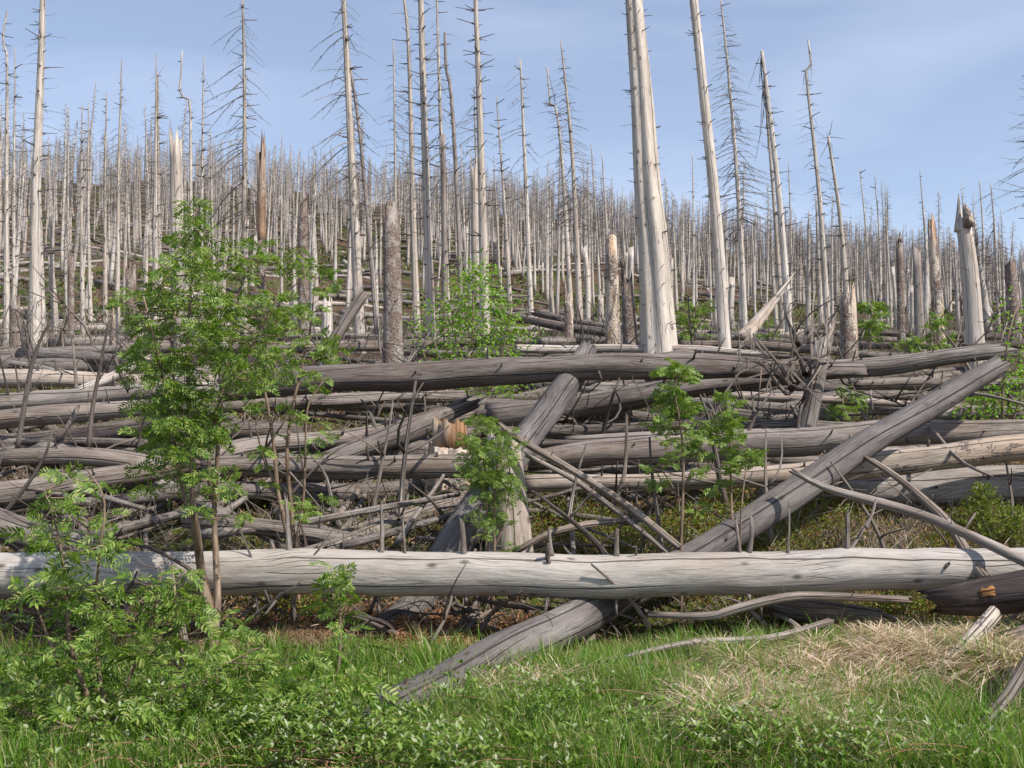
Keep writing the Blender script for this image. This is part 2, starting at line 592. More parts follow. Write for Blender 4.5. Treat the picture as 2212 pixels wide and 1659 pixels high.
BR = {
    'droop': [branch_mesh('branch', .55 + .3 * R.rand(), .22, 12) for _ in range(4)],
    'arch': [branch_mesh('branch', .25 + .25 * R.rand(), .05, 9) for _ in range(4)],
    'up': [branch_mesh('branch', -.1 + .2 * R.rand(), .12, 8, .2) for _ in range(4)],
    'bare': [branch_mesh('branch', .05 + .3 * R.rand(), .0, 3, .25, .014) for _ in range(4)],
}


def orient(o, loc, zdir=None, xdir=None, scale=1., roll=None):
    """place object o with its +Z (or +X) axis along a direction"""
    if zdir is not None:
        q = Vector(zdir).to_track_quat('Z', 'Y')
    else:
        q = Vector(xdir).to_track_quat('X', 'Z')
    if roll is not None:
        q = q @ Matrix.Rotation(roll, 4, 'Z' if zdir is not None else 'X').to_quaternion()
    s = scale if hasattr(scale, '__len__') else (scale,) * 3
    o.matrix_basis = Matrix.LocRotScale(Vector(loc), q, Vector(s))


# ------------------------------------------------------------------ logs
def log(name, label, mat, pts, cat='log', group=None, stubs=0, stubl=(.06, .2), explicit=(), jag=(.06, .06), seg=20, rough=.075, upstub=.5, flare=0., step=.12, smat=None):
    """fallen trunk through photo positions (u, v, thickness, distance); stubs are branch bases on it"""
    if 9.5 < pts[0][3] and smat is None:
        stubs = int(stubs * 1.8); stubl = (stubl[0], stubl[1] * 1.35)
    q = []
    for u, v, w, Y in pts:
        p = P(u, v, Y)
        q.append([*p, w / 2 * Y / F])
    q = np.array(q)
    L = np.sum(np.linalg.norm(np.diff(q[:, :3], axis=0), axis=1))
    n = int(np.clip(L / step, 6, 110))
    c = catmull(q, n)
    s = np.linspace(0, 1, n)
    ax, az = R.rand(2) * 6.28
    c[:, 2] += (.016 * np.sin(s * L * 1.3 + ax) + .007 * np.sin(s * L * 4.1 + az)) * (L > 2)
    c[:, 3] *= 1 + rough / .075 * (.05 * np.sin(s * L * 2.3 + az) + .03 * np.sin(s * L * 5.7 + ax))
    org = c[0, :3].copy()
    g = Geo()
    r = np.maximum(c[:, 3], .004)
    T, N, B = tube(g, c[:, :3] - org, r, seg, rough, jag=jag, flare=flare)
    V0 = g.v[-1]
    for (u0, v0, u1, v1, w, dy) in explicit:
        i = int(np.argmin(np.abs(c[:, 0] / c[:, 1] * F + 1106 - u0)))
        a = P(u0, v0, c[i, 1] - r[i] * .6) - org
        rad_ = V0 - (c[i, :3] - org)
        rad_ = rad_ - np.outer(rad_ @ T[i], T[i])
        rad_ /= np.linalg.norm(rad_, axis=1)[:, None] + 1e-9
        V0 += rad_ * (min(w, 14) * .0013 * np.exp(-np.sum(((V0 - a) / np.array([.11, .09, .07])) ** 2, axis=1)))[:, None]
    o = link(name, g.mesh(name), None, mat)
    o.location = org
    tag(o, label, cat, group)
    used = STUBS if smat is None else smat
    for k in range(stubs):
        i = R.randint(1, n - 1)
        if R.rand() < upstub:
            d = np.array([R.randn() * .25, -R.rand() * .8, 1.])
        else:
            d = np.array([R.randn() * .3, -1., R.randn() * .8])
        d = d - T[i] * d.dot(T[i]) * .8
        d /= np.linalg.norm(d)
        ll = (stubl[0] + (stubl[1] - stubl[0]) * R.rand() ** 2)
        st = link('branch_stub', used[R.randint(len(used))], o)
        w = max(min(r[i] * 1.2, .16), .03) * (.5 + .6 * R.rand())
        orient(st, c[i, :3] - org + d * r[i] * .86, zdir=d, scale=(w, w, ll + .02), roll=R.rand() * 6)
    for (u0, v0, u1, v1, w, dy) in explicit:            # a stub seen from u0,v0 to u1,v1
        i = int(np.argmin(np.abs(c[:, 0] / c[:, 1] * F + 1106 - u0)))
        Y0 = c[i, 1] - r[i] * .35
        a = P(u0, v0, Y0); b = P(u1, v1, Y0 + dy)
        d = b - a; ll = np.linalg.norm(d); d /= ll
        st = link('branch_stub', used[R.randint(len(used))], o)
        ww = w * Y0 / F * 5.2
        a = a - d * .02
        orient(st, a - org, zdir=d, scale=(ww, ww, ll + .02), roll=R.rand() * 6)
    return o, c


# the long bleached trunk across the front
log('fallen_log', 'long bleached fallen trunk lying straight across the whole foreground', M_FRONT,
    [(-330, 1237, 98, 8.75), (0, 1236, 95, 8.7), (627, 1240, 95, 8.62), (1190, 1241, 94, 8.6), (1500, 1238, 91, 8.6), (1835, 1234, 92, 8.6), (1960, 1236, 86, 8.6), (2040, 1232, 88, 8.6), (2500, 1228, 80, 8.7)],
    seg=40, rough=.012, step=.09, smat=STUBL, explicit=[
        (625, 1203, 618, 1085, 11, .1), (824, 1198, 820, 1105, 9, .1), (875, 1196, 871, 1128, 6, .1), (1003, 1212, 998, 1130, 15, -.05), (1185, 1228, 1186, 1178, 13, -.12),
        (1192, 1196, 1186, 1146, 9, .05), (1333, 1206, 1335, 1150, 12, 0), (1617, 1200, 1619, 1120, 12, .0), (1598, 1192, 1590, 1128, 7, .05),
        (1830, 1190, 1829, 1118, 12, .03), (1834, 1192, 1872, 1135, 8, .1), (1872, 1135, 1888, 1085, 6, .1), (1702, 1190, 1703, 1105, 6, .1),
        (622, 1262, 574, 1325, 8, -.15), (634, 1284, 634, 1336, 9, 0), (821, 1282, 820, 1325, 8, 0), (1003, 1272, 1003, 1303, 10, -.05), (1190, 1258, 1178, 1330, 9, -.1),
        (1333, 1278, 1333, 1322, 8, -.05), (1610, 1262, 1619, 1294, 9, -.1), (816, 1242, 771, 1237, 7, -.1), (1845, 1238, 1852, 1252, 18, -.06), (2018, 1228, 2045, 1215, 12, -.12),
        (1400, 1226, 1403, 1236, 14, -.05), (1463, 1222, 1464, 1230, 10, -.03), (1560, 1232, 1562, 1222, 7, -.04), (2150, 1210, 2152, 1203, 8, -.04), (1195, 1235, 1183, 1212, 12, -.1), (1640, 1268, 1642, 1330, 6, 0), (700, 1285, 700, 1335, 6, .05)])

BLD = [(838, 1550, 104, 6.6), (1000, 1464, 97, 7.3), (1156, 1382, 88, 8.05), (1300, 1305, 76, 8.82), (1420, 1243, 72, 9.12), (1606, 1138, 66, 9.45), (1756, 1040, 61, 9.7), (1956, 910, 55, 10.25), (2150, 793, 44, 10.8)]
log('fallen_log', 'dark slate leaning trunk running from the low grass up past the bleached trunk', M_SLATE, BLD, seg=36, rough=.05, stubs=9, stubl=(.02, .06), jag=(.05, .2), step=.1)
log('fallen_log', 'thick dark grey trunk spanning high across the middle of the windfall', M_DARK,
    [(478, 838, 64, 12.1), (700, 818, 64, 12.2), (1000, 806, 62, 12.2), (1250, 797, 58, 12.2), (1500, 793, 52, 12.4), (1700, 795, 42, 12.6), (1860, 799, 30, 12.9)], seg=30, stubs=10, stubl=(.03, .14), upstub=.2, step=.15)
log('fallen_log', 'dark brown trunk sloping up behind the thick spanning trunk', M_DARK,
    [(1060, 897, 52, 13.8), (1250, 877, 52, 13.7), (1450, 846, 50, 13.5), (1700, 810, 46, 13.3), (1930, 784, 40, 13.2), (2142, 760, 34, 13.2)], seg=24, stubs=6, jag=(.1, .3))
log('fallen_log', 'steep leaning dark trunk propped under the thick spanning trunk', M_SLATE,
    [(845, 1385, 80, 8.95), (960, 1212, 78, 9.5), (1060, 1060, 74, 10.05), (1160, 915, 66, 11.2), (1240, 806, 56, 12.55), (1268, 765, 48, 13.1)], seg=28, stubs=4, stubl=(.03, .08), jag=(.05, .25))
log('fallen_log', 'grey root end jutting from the foot of the steep leaning trunk', M_SLATE, [(740, 1392, 36, 8.7), (800, 1366, 50, 8.9), (872, 1332, 66, 9.1)], seg=18, jag=(.15, 0), rough=.12)

log('fallen_log', 'far pale trunk stretched along the edge of the standing trees', M_MID,
    [(-120, 764, 26, 19), (150, 760, 27, 19), (330, 753, 26, 19), (620, 749, 24, 19.5), (900, 744, 23, 20), (1040, 737, 22, 20), (1300, 738, 20, 20.5), (1475, 742, 20, 20)], seg=16, stubs=16, stubl=(.1, .5))
log('fallen_log', 'pale trunk at the forest edge that ends in an orange split', M_MID,
    [(1470, 744, 20, 19), (1700, 752, 19, 18.6), (1900, 766, 18, 18.2), (1985, 768, 14, 18)], seg=16, stubs=7, stubl=(.1, .4), jag=(0, .5))
log('fallen_log', 'thin cream trunk lying just in front of the forest edge', M_PALE,
    [(1110, 752, 19, 18), (1300, 754, 19, 18), (1500, 757, 18, 17.8), (1650, 763, 12, 17.6)], seg=16, stubs=7, stubl=(.1, .3), jag=(.1, .4))
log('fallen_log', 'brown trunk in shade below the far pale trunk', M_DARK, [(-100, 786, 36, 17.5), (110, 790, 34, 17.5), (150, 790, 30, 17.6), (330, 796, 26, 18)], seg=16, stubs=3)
log('fallen_log', 'short dark trunk tucked behind the dense rowan bush', M_BLACK, [(150, 782, 18, 18), (330, 790, 34, 18), (520, 785, 34, 18.3), (640, 780, 28, 18.5)], seg=16)
log('fallen_log', 'broad pale cream trunk beside the bare leaning saplings', M_PALE, [(-120, 818, 40, 16), (100, 818, 40, 16), (300, 822, 34, 16.2), (520, 822, 28, 16.4)], seg=20, stubs=5)
log('dead_branch', 'pale bare limb lying slanted over the cream trunk', M_PALE, [(165, 845, 18, 14.4), (230, 820, 20, 14.6), (330, 770, 12, 15)], cat='branch', seg=12, jag=(.1, .1))
log('fallen_log', 'grey trunk sloping up towards the dense rowan bush', M_MID, [(-120, 884, 44, 13.2), (60, 868, 38, 13.4), (240, 850, 36, 13.6), (420, 838, 34, 13.9), (600, 852, 30, 14.6)], seg=24, stubs=7, stubl=(.1, .35))
log('fallen_log', 'round grey trunk resting above the black hollow', M_MID, [(-120, 920, 44, 12.4), (100, 900, 42, 12.5), (300, 884, 38, 12.6), (500, 872, 36, 12.9), (760, 862, 30, 13.6), (1000, 858, 26, 14.4)], seg=24, stubs=7, stubl=(.1, .35))
log('fallen_log', 'trunk lying in the hollow, its deep shade put into a black colour', M_BLACK, [(50, 965, 24, 12.4), (180, 945, 28, 12.4), (330, 924, 32, 12.4), (420, 905, 30, 12.6)], seg=16)  # shadow in the hollow is put into the log's black colour
log('fallen_log', 'weathered trunk with a frayed dark butt at its near end', M_MID, [(12, 990, 36, 11.2), (200, 990, 38, 11.2), (340, 1000, 34, 11.4), (520, 1006, 30, 11.8)], seg=20, stubs=4, stubl=(.05, .2), jag=(.2, 0))
log('fallen_log', 'long grey brown trunk rising behind the rowan stems', M_MID, [(-120, 1082, 50, 10.2), (60, 1056, 47, 10.4), (180, 1038, 46, 10.6), (340, 1019, 44, 10.9), (530, 972, 42, 11.5), (740, 945, 40, 12), (870, 918, 36, 12.6), (1010, 895, 28, 13.2)], seg=24, stubs=6, stubl=(.05, .3))
log('fallen_log', 'level trunk with knots behind the rotten orange stump', M_MID, [(440, 1012, 44, 10.9), (650, 1010, 50, 10.9), (820, 1010, 52, 10.8), (1000, 1002, 50, 10.8), (1050, 1001, 46, 10.8)], seg=26, stubs=8, stubl=(.04, .12))
log('fallen_log', 'split trunk with a jagged dark upper end leaning over the knotted trunk', M_DARK, [(700, 995, 36, 11.3), (820, 952, 48, 11.7), (900, 920, 48, 12), (985, 884, 34, 12.4)], seg=22, stubs=3, jag=(.1, .55), rough=.1)
log('fallen_log', 'smooth trunk sloping up to the foot of the steep leaning trunk', M_MID, [(640, 1215, 50, 9.6), (740, 1178, 44, 9.9), (860, 1130, 42, 10.3), (1000, 1085, 38, 10.8)], seg=22, stubs=5, stubl=(.05, .25))
log('fallen_log', 'pinkish grey trunk low behind the twin rowan stems', M_MID, [(400, 1122, 36, 9.9), (560, 1138, 38, 9.9), (700, 1158, 38, 9.9), (780, 1172, 34, 10)], seg=20, stubs=3)
log('fallen_log', 'thick dark trunk bulging at the edge behind the bleached trunk', M_DARK, [(-140, 1100, 80, 9.6), (-20, 1130, 74, 9.7), (80, 1160, 66, 9.8), (200, 1180, 50, 10)], seg=22, jag=(.1, .2), rough=.08)

log('fallen_log', 'long pale brown trunk with bulging knots crossing behind the small rowans', M_MID,
    [(1150, 992, 50, 11), (1330, 978, 58, 11), (1475, 972, 58, 11), (1600, 965, 62, 11), (1724, 955, 62, 11), (1830, 942, 58, 11), (2010, 930, 50, 11.1), (2360, 928, 46, 11.3)], seg=32, step=.09, stubs=5, stubl=(.03, .1), upstub=.1, explicit=[
        (1680, 948, 1687, 930, 8, .0), (1318, 978, 1316, 962, 8, -.05), (1808, 950, 1812, 942, 18, -.05), (1724, 932, 1735, 880, 8, 0), (1533, 940, 1560, 860, 8, .05), (1560, 860, 1604, 800, 6, .1), (1614, 938, 1640, 880, 8, .05), (1640, 880, 1668, 845, 6, .1)])
log('fallen_log', 'pale trunk with flaking bark and a bare orange patch', M_PATCH,
    [(1130, 1050, 36, 10.7), (1475, 1040, 42, 10.6), (1724, 1020, 46, 10.5), (1900, 1003, 52, 10.4), (2050, 985, 56, 10.4), (2360, 955, 60, 10.5)], seg=28, stubs=4, stubl=(.03, .1))
log('fallen_log', 'massive brown trunk half in shade above the bilberries', M_MID,
    [(1790, 1058, 50, 10.9), (1950, 1058, 70, 10.9), (2100, 1052, 80, 10.9), (2400, 1045, 92, 11)], seg=30, stubs=4, upstub=.1, stubl=(.03, .12))
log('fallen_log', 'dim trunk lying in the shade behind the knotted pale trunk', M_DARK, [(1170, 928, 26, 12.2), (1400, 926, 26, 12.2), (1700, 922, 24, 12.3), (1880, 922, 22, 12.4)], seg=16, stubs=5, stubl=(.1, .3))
log('fallen_log', 'flat grey trunk in the gap above the knotted pale trunk', M_MID, [(1225, 955, 34, 11.8), (1400, 950, 34, 11.8), (1560, 945, 30, 11.8), (1700, 940, 22, 11.9)], seg=18, stubs=2)
log('fallen_log', 'pale trunk lying behind the upper end of the slate leaning trunk', M_MID, [(1840, 828, 26, 13.8), (2000, 827, 28, 13.8), (2200, 830, 28, 13.8), (2340, 832, 26, 14)], seg=18, stubs=8, stubl=(.05, .25))
log('fallen_log', 'half hidden trunk behind the leafy shrub at the margin', M_MID, [(2000, 895, 24, 12.6), (2120, 892, 24, 12.6), (2340, 894, 24, 12.7)], seg=16, stubs=4, stubl=(.1, .4))
log('fallen_log', 'short sawn looking log end in the dark gap', M_MID, [(1572, 893, 26, 12.6), (1660, 903, 26, 12.4)], seg=16)
log('fallen_log', 'thin dark trunk lying along the forest edge beside the big cream snag', M_DARK, [(1740, 716, 13, 24), (1900, 720, 14, 24), (2060, 724, 15, 24), (2400, 734, 15, 24)], seg=12, stubs=8, stubl=(.1, .5))
log('fallen_log', 'slim dark trunk continuing past the tip of the slate leaning trunk', M_DARK, [(2085, 752, 18, 16), (2180, 745, 18, 16), (2340, 742, 18, 16)], seg=14, stubs=3, stubl=(.1, .3))
log('fallen_log', 'dark fallen trunk slanting down behind the leafy birch', M_DARK, [(1045, 668, 18, 23), (1140, 690, 19, 22), (1240, 708, 19, 21.5), (1320, 722, 17, 21)], seg=14, stubs=6, stubl=(.1, .5), jag=(.3, .1))
log('fallen_log', 'splintered dark trunk ending above the far pale trunk', M_DARK, [(1168, 678, 15, 23), (1230, 692, 15, 22.5), (1320, 708, 14, 22)], seg=14, stubs=3, jag=(.5, .1))
log('leaning_log', 'short dark broken trunk tilted up at the forest edge', M_DARK, [(700, 775, 26, 16), (740, 705, 27, 16.2), (783, 640, 24, 16.5)], seg=18, jag=(.1, .2), stubs=2)
log('leaning_log', 'splintered orange and cream trunk piece leaning among the standing trees', M_PATCH, [(1600, 736, 34, 19), (1640, 690, 26, 19.3), (1687, 632, 15, 19.6)], seg=16, jag=(.3, .5))
log('fallen_log', 'dark purple grey butt with an orange scar overlapping the bleached trunk', M_BLACK,
    [(2030, 1298, 50, 8.1), (2110, 1290, 74, 8.05), (2200, 1278, 84, 8.0), (2400, 1250, 96, 7.9)], seg=28, jag=(.15, 0), rough=.07)
log('fallen_log', 'bark covered log chunk under the dark purple grey butt', M_BARK, [(2185, 1390, 60, 7.6), (2300, 1360, 70, 7.6), (2400, 1340, 70, 7.6)], seg=18, jag=(.1, 0))
log('fallen_log', 'shaded smooth log showing under the bleached trunk', M_MID, [(1640, 1300, 44, 9.1), (1740, 1318, 50, 8.95), (1830, 1325, 42, 8.8), (1900, 1330, 28, 8.7)], seg=20)

for o in list(COL.objects):
    if o.get('label', '').startswith('dark purple grey butt'):
        M_SCAR = wood_mat('raw_orange_wood', (.50, .25, .08), (.22, .10, .04), (.60, .42, .25), 1., .8, 1.4)
        g = Geo()
        A, B = P(2112, 1284, 7.942), P(2160, 1276, 7.935)
        tube(g, catmull([A, (A + B) / 2 + np.array([0, -.015, 0]), B], 6) - np.array(o.location), np.array([.008, .042, .034, .05, .022, .004]), 12, .45)
        link('torn_scar', g.mesh('torn_scar'), o, M_SCAR)
# branches and poles lying about the front
log('dead_branch', 'long curved bare limb reaching over the bleached trunk', M_STICK, [(1718, 1018, 13, 9.3), (1770, 1046, 15, 9.2), (1831, 1066, 19, 9.1), (1990, 1107, 21, 8.9), (2115, 1163, 22, 8.5), (2212, 1214, 24, 8.2), (2330, 1275, 24, 8.0)], cat='branch', seg=14, jag=(.08, 0), stubs=6, stubl=(.03, .12), smat=STUBSP)
log('dead_branch', 'forked pole propped against the bleached trunk beside the curved limb', M_STICK, [(1885, 996, 15, 9.8), (1955, 1044, 17, 9.6), (2044, 1126, 24, 9.2), (2085, 1188, 22, 8.7), (2128, 1250, 24, 8.35)], cat='branch', seg=14, jag=(.12, .02), stubs=5, stubl=(.03, .15), smat=STUBSP)
log('dead_branch', 'thin grey branch hanging off the slate leaning trunk', M_STICK, [(1998, 908, 9, 11.2), (2062, 984, 9, 10.2), (2100, 1010, 7, 10), (2136, 1026, 5, 9.9)], cat='branch', seg=8, stubs=4, stubl=(.05, .2), smat=STUBSP)
log('dead_branch', 'thin branch pointing past the tip region of the slate leaning trunk', M_STICK, [(2074, 848, 8, 11.8), (2140, 855, 7, 11.6), (2230, 878, 5, 11.4)], cat='branch', seg=8)
log('dead_branch', 'smooth straight pole sloping down in front of the cream broken stump', M_STICK, [(1083, 918, 10, 9.6), (1114, 945, 16, 9.55), (1217, 1005, 16, 9.5), (1342, 1083, 16, 9.3), (1468, 1182, 15, 9.05)], cat='branch', seg=12, jag=(.05, 0), stubs=5, stubl=(.02, .08), smat=STUBSP)
log('dead_branch', 'bark flecked pole running parallel under the smooth straight pole', M_STICK, [(1139, 984, 10, 9.5), (1235, 1034, 11, 9.45), (1320, 1094, 12, 9.3), (1441, 1192, 11, 9.1)], cat='branch', seg=10, stubs=7, stubl=(.03, .1), smat=STUBSP)
log('dead_branch', 'sinuous pale branch lying at the foot of the cream broken stump', M_STICK, [(1114, 1192, 13, 9.1), (1182, 1154, 13, 9.2), (1270, 1133, 14, 9.35), (1395, 1122, 11, 9.5)], cat='branch', seg=10, stubs=5, stubl=(.05, .15), smat=STUBSP)
log('dead_branch', 'upright thin stick standing before the knotted pale trunk', M_STICK, [(1324, 1095, 9, 10), (1349, 1020, 9, 10), (1354, 905, 6, 10)], cat='branch', seg=8, stubs=4, stubl=(.02, .06), smat=STUBSP)
log('dead_branch', 'stout pale limb with peeling bark lying just below the bleached trunk', M_STICK, [(1406, 1328, 12, 8.5), (1531, 1331, 17, 8.3), (1600, 1312, 20, 8.25), (1680, 1293, 19, 8.2), (1756, 1287, 18, 8.2), (1960, 1295, 15, 8.2)], cat='branch', seg=12, stubs=4, stubl=(.03, .08), smat=STUBSP)
log('dead_branch', 'mossy bent branch lying on the bright grass', M_STICK, [(1351, 1418, 11, 7.6), (1496, 1388, 14, 7.7), (1665, 1378, 18, 7.9), (1790, 1343, 15, 8.1)], cat='branch', seg=12, jag=(.1, .05))
log('dead_branch', 'short grey stick slanting into the grass below the mossy branch', M_STICK, [(1596, 1408, 14, 7.7), (1560, 1445, 13, 7.45), (1525, 1490, 10, 7.2)], cat='branch', seg=10)
log('wood_chunk', 'short orange splinter of broken wood on the grass', M_ORANGE, [(1388, 1432, 14, 7.5), (1430, 1436, 16, 7.5), (1480, 1432, 10, 7.5)], cat='wood', seg=10, jag=(.06, .1))
log('dead_branch', 'thick limb with white peeling bark in the straw coloured grass', M_PATCH, [(2146, 1328, 30, 7.6), (2085, 1395, 32, 7.3), (2025, 1446, 28, 7.05), (1960, 1490, 26, 6.85), (1885, 1530, 24, 6.7)], cat='branch', seg=14, jag=(.05, .05), rough=.08)
log('dead_branch', 'smooth grey curved limb rising at the margin of the grass', M_MID, [(2290, 1330, 26, 6.6), (2220, 1430, 27, 6.4), (2180, 1500, 27, 6.3), (2120, 1570, 24, 6.15)], cat='branch', seg=14)
log('dead_branch', 'dark fine stick lying over the bleached trunk under the leaning rowan', M_STUB, [(250, 1165, 7, 8.4), (340, 1190, 9, 8.3), (450, 1254, 9, 8.2)], cat='branch', seg=8)
log('dead_branch', 'dark thick twig standing off the grey trunk beside the rowan', M_STUB, [(246, 770, 8, 13), (262, 810, 10, 13.1), (276, 838, 11, 13.2)], cat='branch', seg=8)
log('dead_branch', 'grey pole crossing the hollow under the round grey trunk', M_STICK, [(166, 882, 10, 12), (148, 920, 11, 11.9), (120, 955, 10, 11.9)], cat='branch', seg=8, stubs=3, stubl=(.05, .2), smat=STUBSP)
log('dead_branch', 'weathered limb half sunk among the brambles near the viewer', M_SLATE, [(830, 1490, 20, 6.6), (760, 1590, 30, 6.1), (640, 1640, 34, 5.8), (560, 1680, 34, 5.6)], cat='branch', seg=14)
log('dead_branch', 'thin pale stick lying crooked under the bleached trunk beside the leaning foot', M_STICK, [(1040, 1296, 8, 8.9), (1110, 1310, 9, 8.9), (1200, 1316, 8, 8.9)], cat='branch', seg=8)

# ------------------------------------------------------------------ broken stumps
def snag(label, mat, base, top, Y, wb, wt_, jag=.4, cat='broken trunk', name='broken_trunk', seg=18, rough=.06, lobes=0., stubs=4, group=None, mid=(), topmat=None, frac=.25):
    xb = (base[0] - 1106) / F * Y
    g0 = gz(xb, Y)
    p0 = np.array([xb, Y, g0 - .15])
    q = [[*p0, wb / 2 * Y / F]]
    for (u, v, w) in mid:
        q.append([*P(u, v, Y), w / 2 * Y / F])
    q.append([*P(top[0], top[1], Y), wt_ / 2 * Y / F])
    q = np.array(q)
    L = q[-1, 2] - q[0, 2]
    n = int(np.clip(L / .25, 8, 90))
    c = catmull(q, n)
    root = empty(name, p0 + np.array([0, 0, .15]), label, cat, group)
    org = p0 + np.array([0, 0, .15])
    k = int(n * (1 - frac)) if topmat else n
    g = Geo()
    tube(g, c[:k, :3] - org, c[:k, 3], seg, rough, jag=(0, jag if not topmat else .08), lobes=lobes, flare=.25)
    link('trunk', g.mesh('trunk'), root, mat)
    if topmat:
        g = Geo()
        tube(g, c[k - 1:, :3] - org, c[k - 1:, 3] * .93, seg, rough, jag=(0, jag), lobes=lobes)
        link('broken_top', g.mesh('broken_top'), root, topmat)
    for _ in range(stubs):
        i = R.randint(1, n - 1)
        a = R.rand() * 6.28
        d = np.array([math.cos(a), math.sin(a), .1])
        st = link('branch_stub', STUBS[R.randint(6)], root)
        w = c[i, 3] * .6
        orient(st, c[i, :3] - org + d * c[i, 3] * .9, zdir=d, scale=(w, w, c[i, 3] * (.5 + R.rand())))
    return root


snag('cream broken stump with split wood behind the leafy young rowan', M_PALE, (1103, 1200), (1088, 960), 9.75, 92, 66, .16, 'stump', 'stump', 48, .08, .08, 2, mid=((1100, 1120, 78),))
snag('thick stump rotted orange at its broken top', M_BARK2, (972, 1160), (972, 918), 11.3, 88, 78, .1, 'stump', 'stump', 44, .1, .1, 2, topmat=M_ORANGE, frac=.14)
snag('grey leaning dead stem bristling with broken limbs behind the slate trunk', M_MID, (1712, 925), (1778, 742), 12.1, 40, 38, .3, stubs=0)

# tall standing broken trunks
snag('pale barkless broken column rising behind the dense rowan', M_TREEG, (386, 700), (379, 312), 19, 30, 28, .35, topmat=M_TREE, frac=.42)
snag('broken trunk with a raw orange splintered top on the hillside', M_BARK, (562, 640), (565, 350), 25, 20, 19, .8, topmat=M_ORANGE, frac=.34)
snag('bark covered broken column standing on the slope right of the orange topped one', M_BARK, (655, 720), (654, 448), 24, 24, 21, .3)
snag('fat bark covered broken trunk with a slanted top', M_BARK, (850, 735), (845, 470), 17.5, 47, 36, .45, seg=24)
snag('stub trunk with scaly bark above and pale wood below beside the giant fluted tree', M_BARK2, (1327, 735), (1320, 525), 20, 34, 25, .25)
snag('dark bark stump crouching against the giant fluted tree', M_BARK, (1367, 735), (1355, 618), 19, 40, 24, .4)
snag('small pale stump with a slanted spear top by the fallen dark trunks', M_BARK2, (1230, 722), (1228, 640), 21, 20, 17, .4)
snag('big cream broken trunk ending in a tall pointed splinter', M_TREE, (2115, 760), (2080, 478), 17, 44, 30, .1, seg=24, mid=((2098, 620, 36),), stubs=8)
snag('broken column with bark above and bleached wood below next to the splintered one', M_BARK2, (2037, 715), (2014, 500), 22, 26, 19, .4)
snag('greyish broken column mottled with bark between two taller snags', M_TREEG, (1992, 715), (1980, 548), 22, 24, 16, .3)
snag('slim broken trunk still wrapped in brown bark', M_BARK, (1952, 700), (1943, 535), 24, 17, 15, .3)
snag('short shaggy stump of lichen covered bark below the star shaped crown', M_BARK2, (1838, 755), (1832, 655), 18, 42, 34, .3)
snag('wide bark covered broken trunk at the far margin', M_BARK, (2200, 705), (2183, 580), 22, 34, 24, .2)
snag('pale shaft with torn bark snapped beside a tall stubby tree', M_TREE, (1040, 700), (1025, 370), 24, 22, 16, .35, mid=((1028, 560, 20),))
snag('birch pale shattered stump behind the tilted dark trunk', M_TREE, (703, 735), (708, 665), 19, 30, 20, .4)
snag('reddish pale stump at the foot of the slope beside the bare saplings', M_BARK2, (243, 745), (246, 690), 20, 20, 16, .3)
snag('stout mottled stump behind the bare saplings', M_BARK, (280, 735), (283, 590), 24, 24, 22, .3)
snag('dark short broken pillar in front of the small birch stump', M_BARK, (150, 740), (153, 560), 26, 14, 12, .3)
snag('squat bark stump at the near edge of the tall tree stand', M_BARK, (30, 750), (32, 655), 21, 24, 21, .3)
# the tall splinter of the cream snag
for o in COL.objects:
    if o.get('label', '').startswith('big cream broken trunk'):
        g = Geo()
        a = P(2074, 500, 17); b = P(2071, 418, 17)
        c = catmull([a, P(2072, 455, 17), b], 6)
        tube(g, c - np.array(o.location), np.array([.085, .07, .05, .035, .02, .004]), 8, .15)
        link('splinter', g.mesh('splinter'), o, M_TREE)
        g = Geo()
        c = catmull([P(2092, 490, 16.9), P(2088, 462, 16.85), P(2083, 440, 16.9)], 5)
        tube(g, c - np.array(o.location), np.array([.08, .075, .06, .045, .01]), 8, .2)
        link('splinter', g.mesh('splinter'), o, M_BARK2)

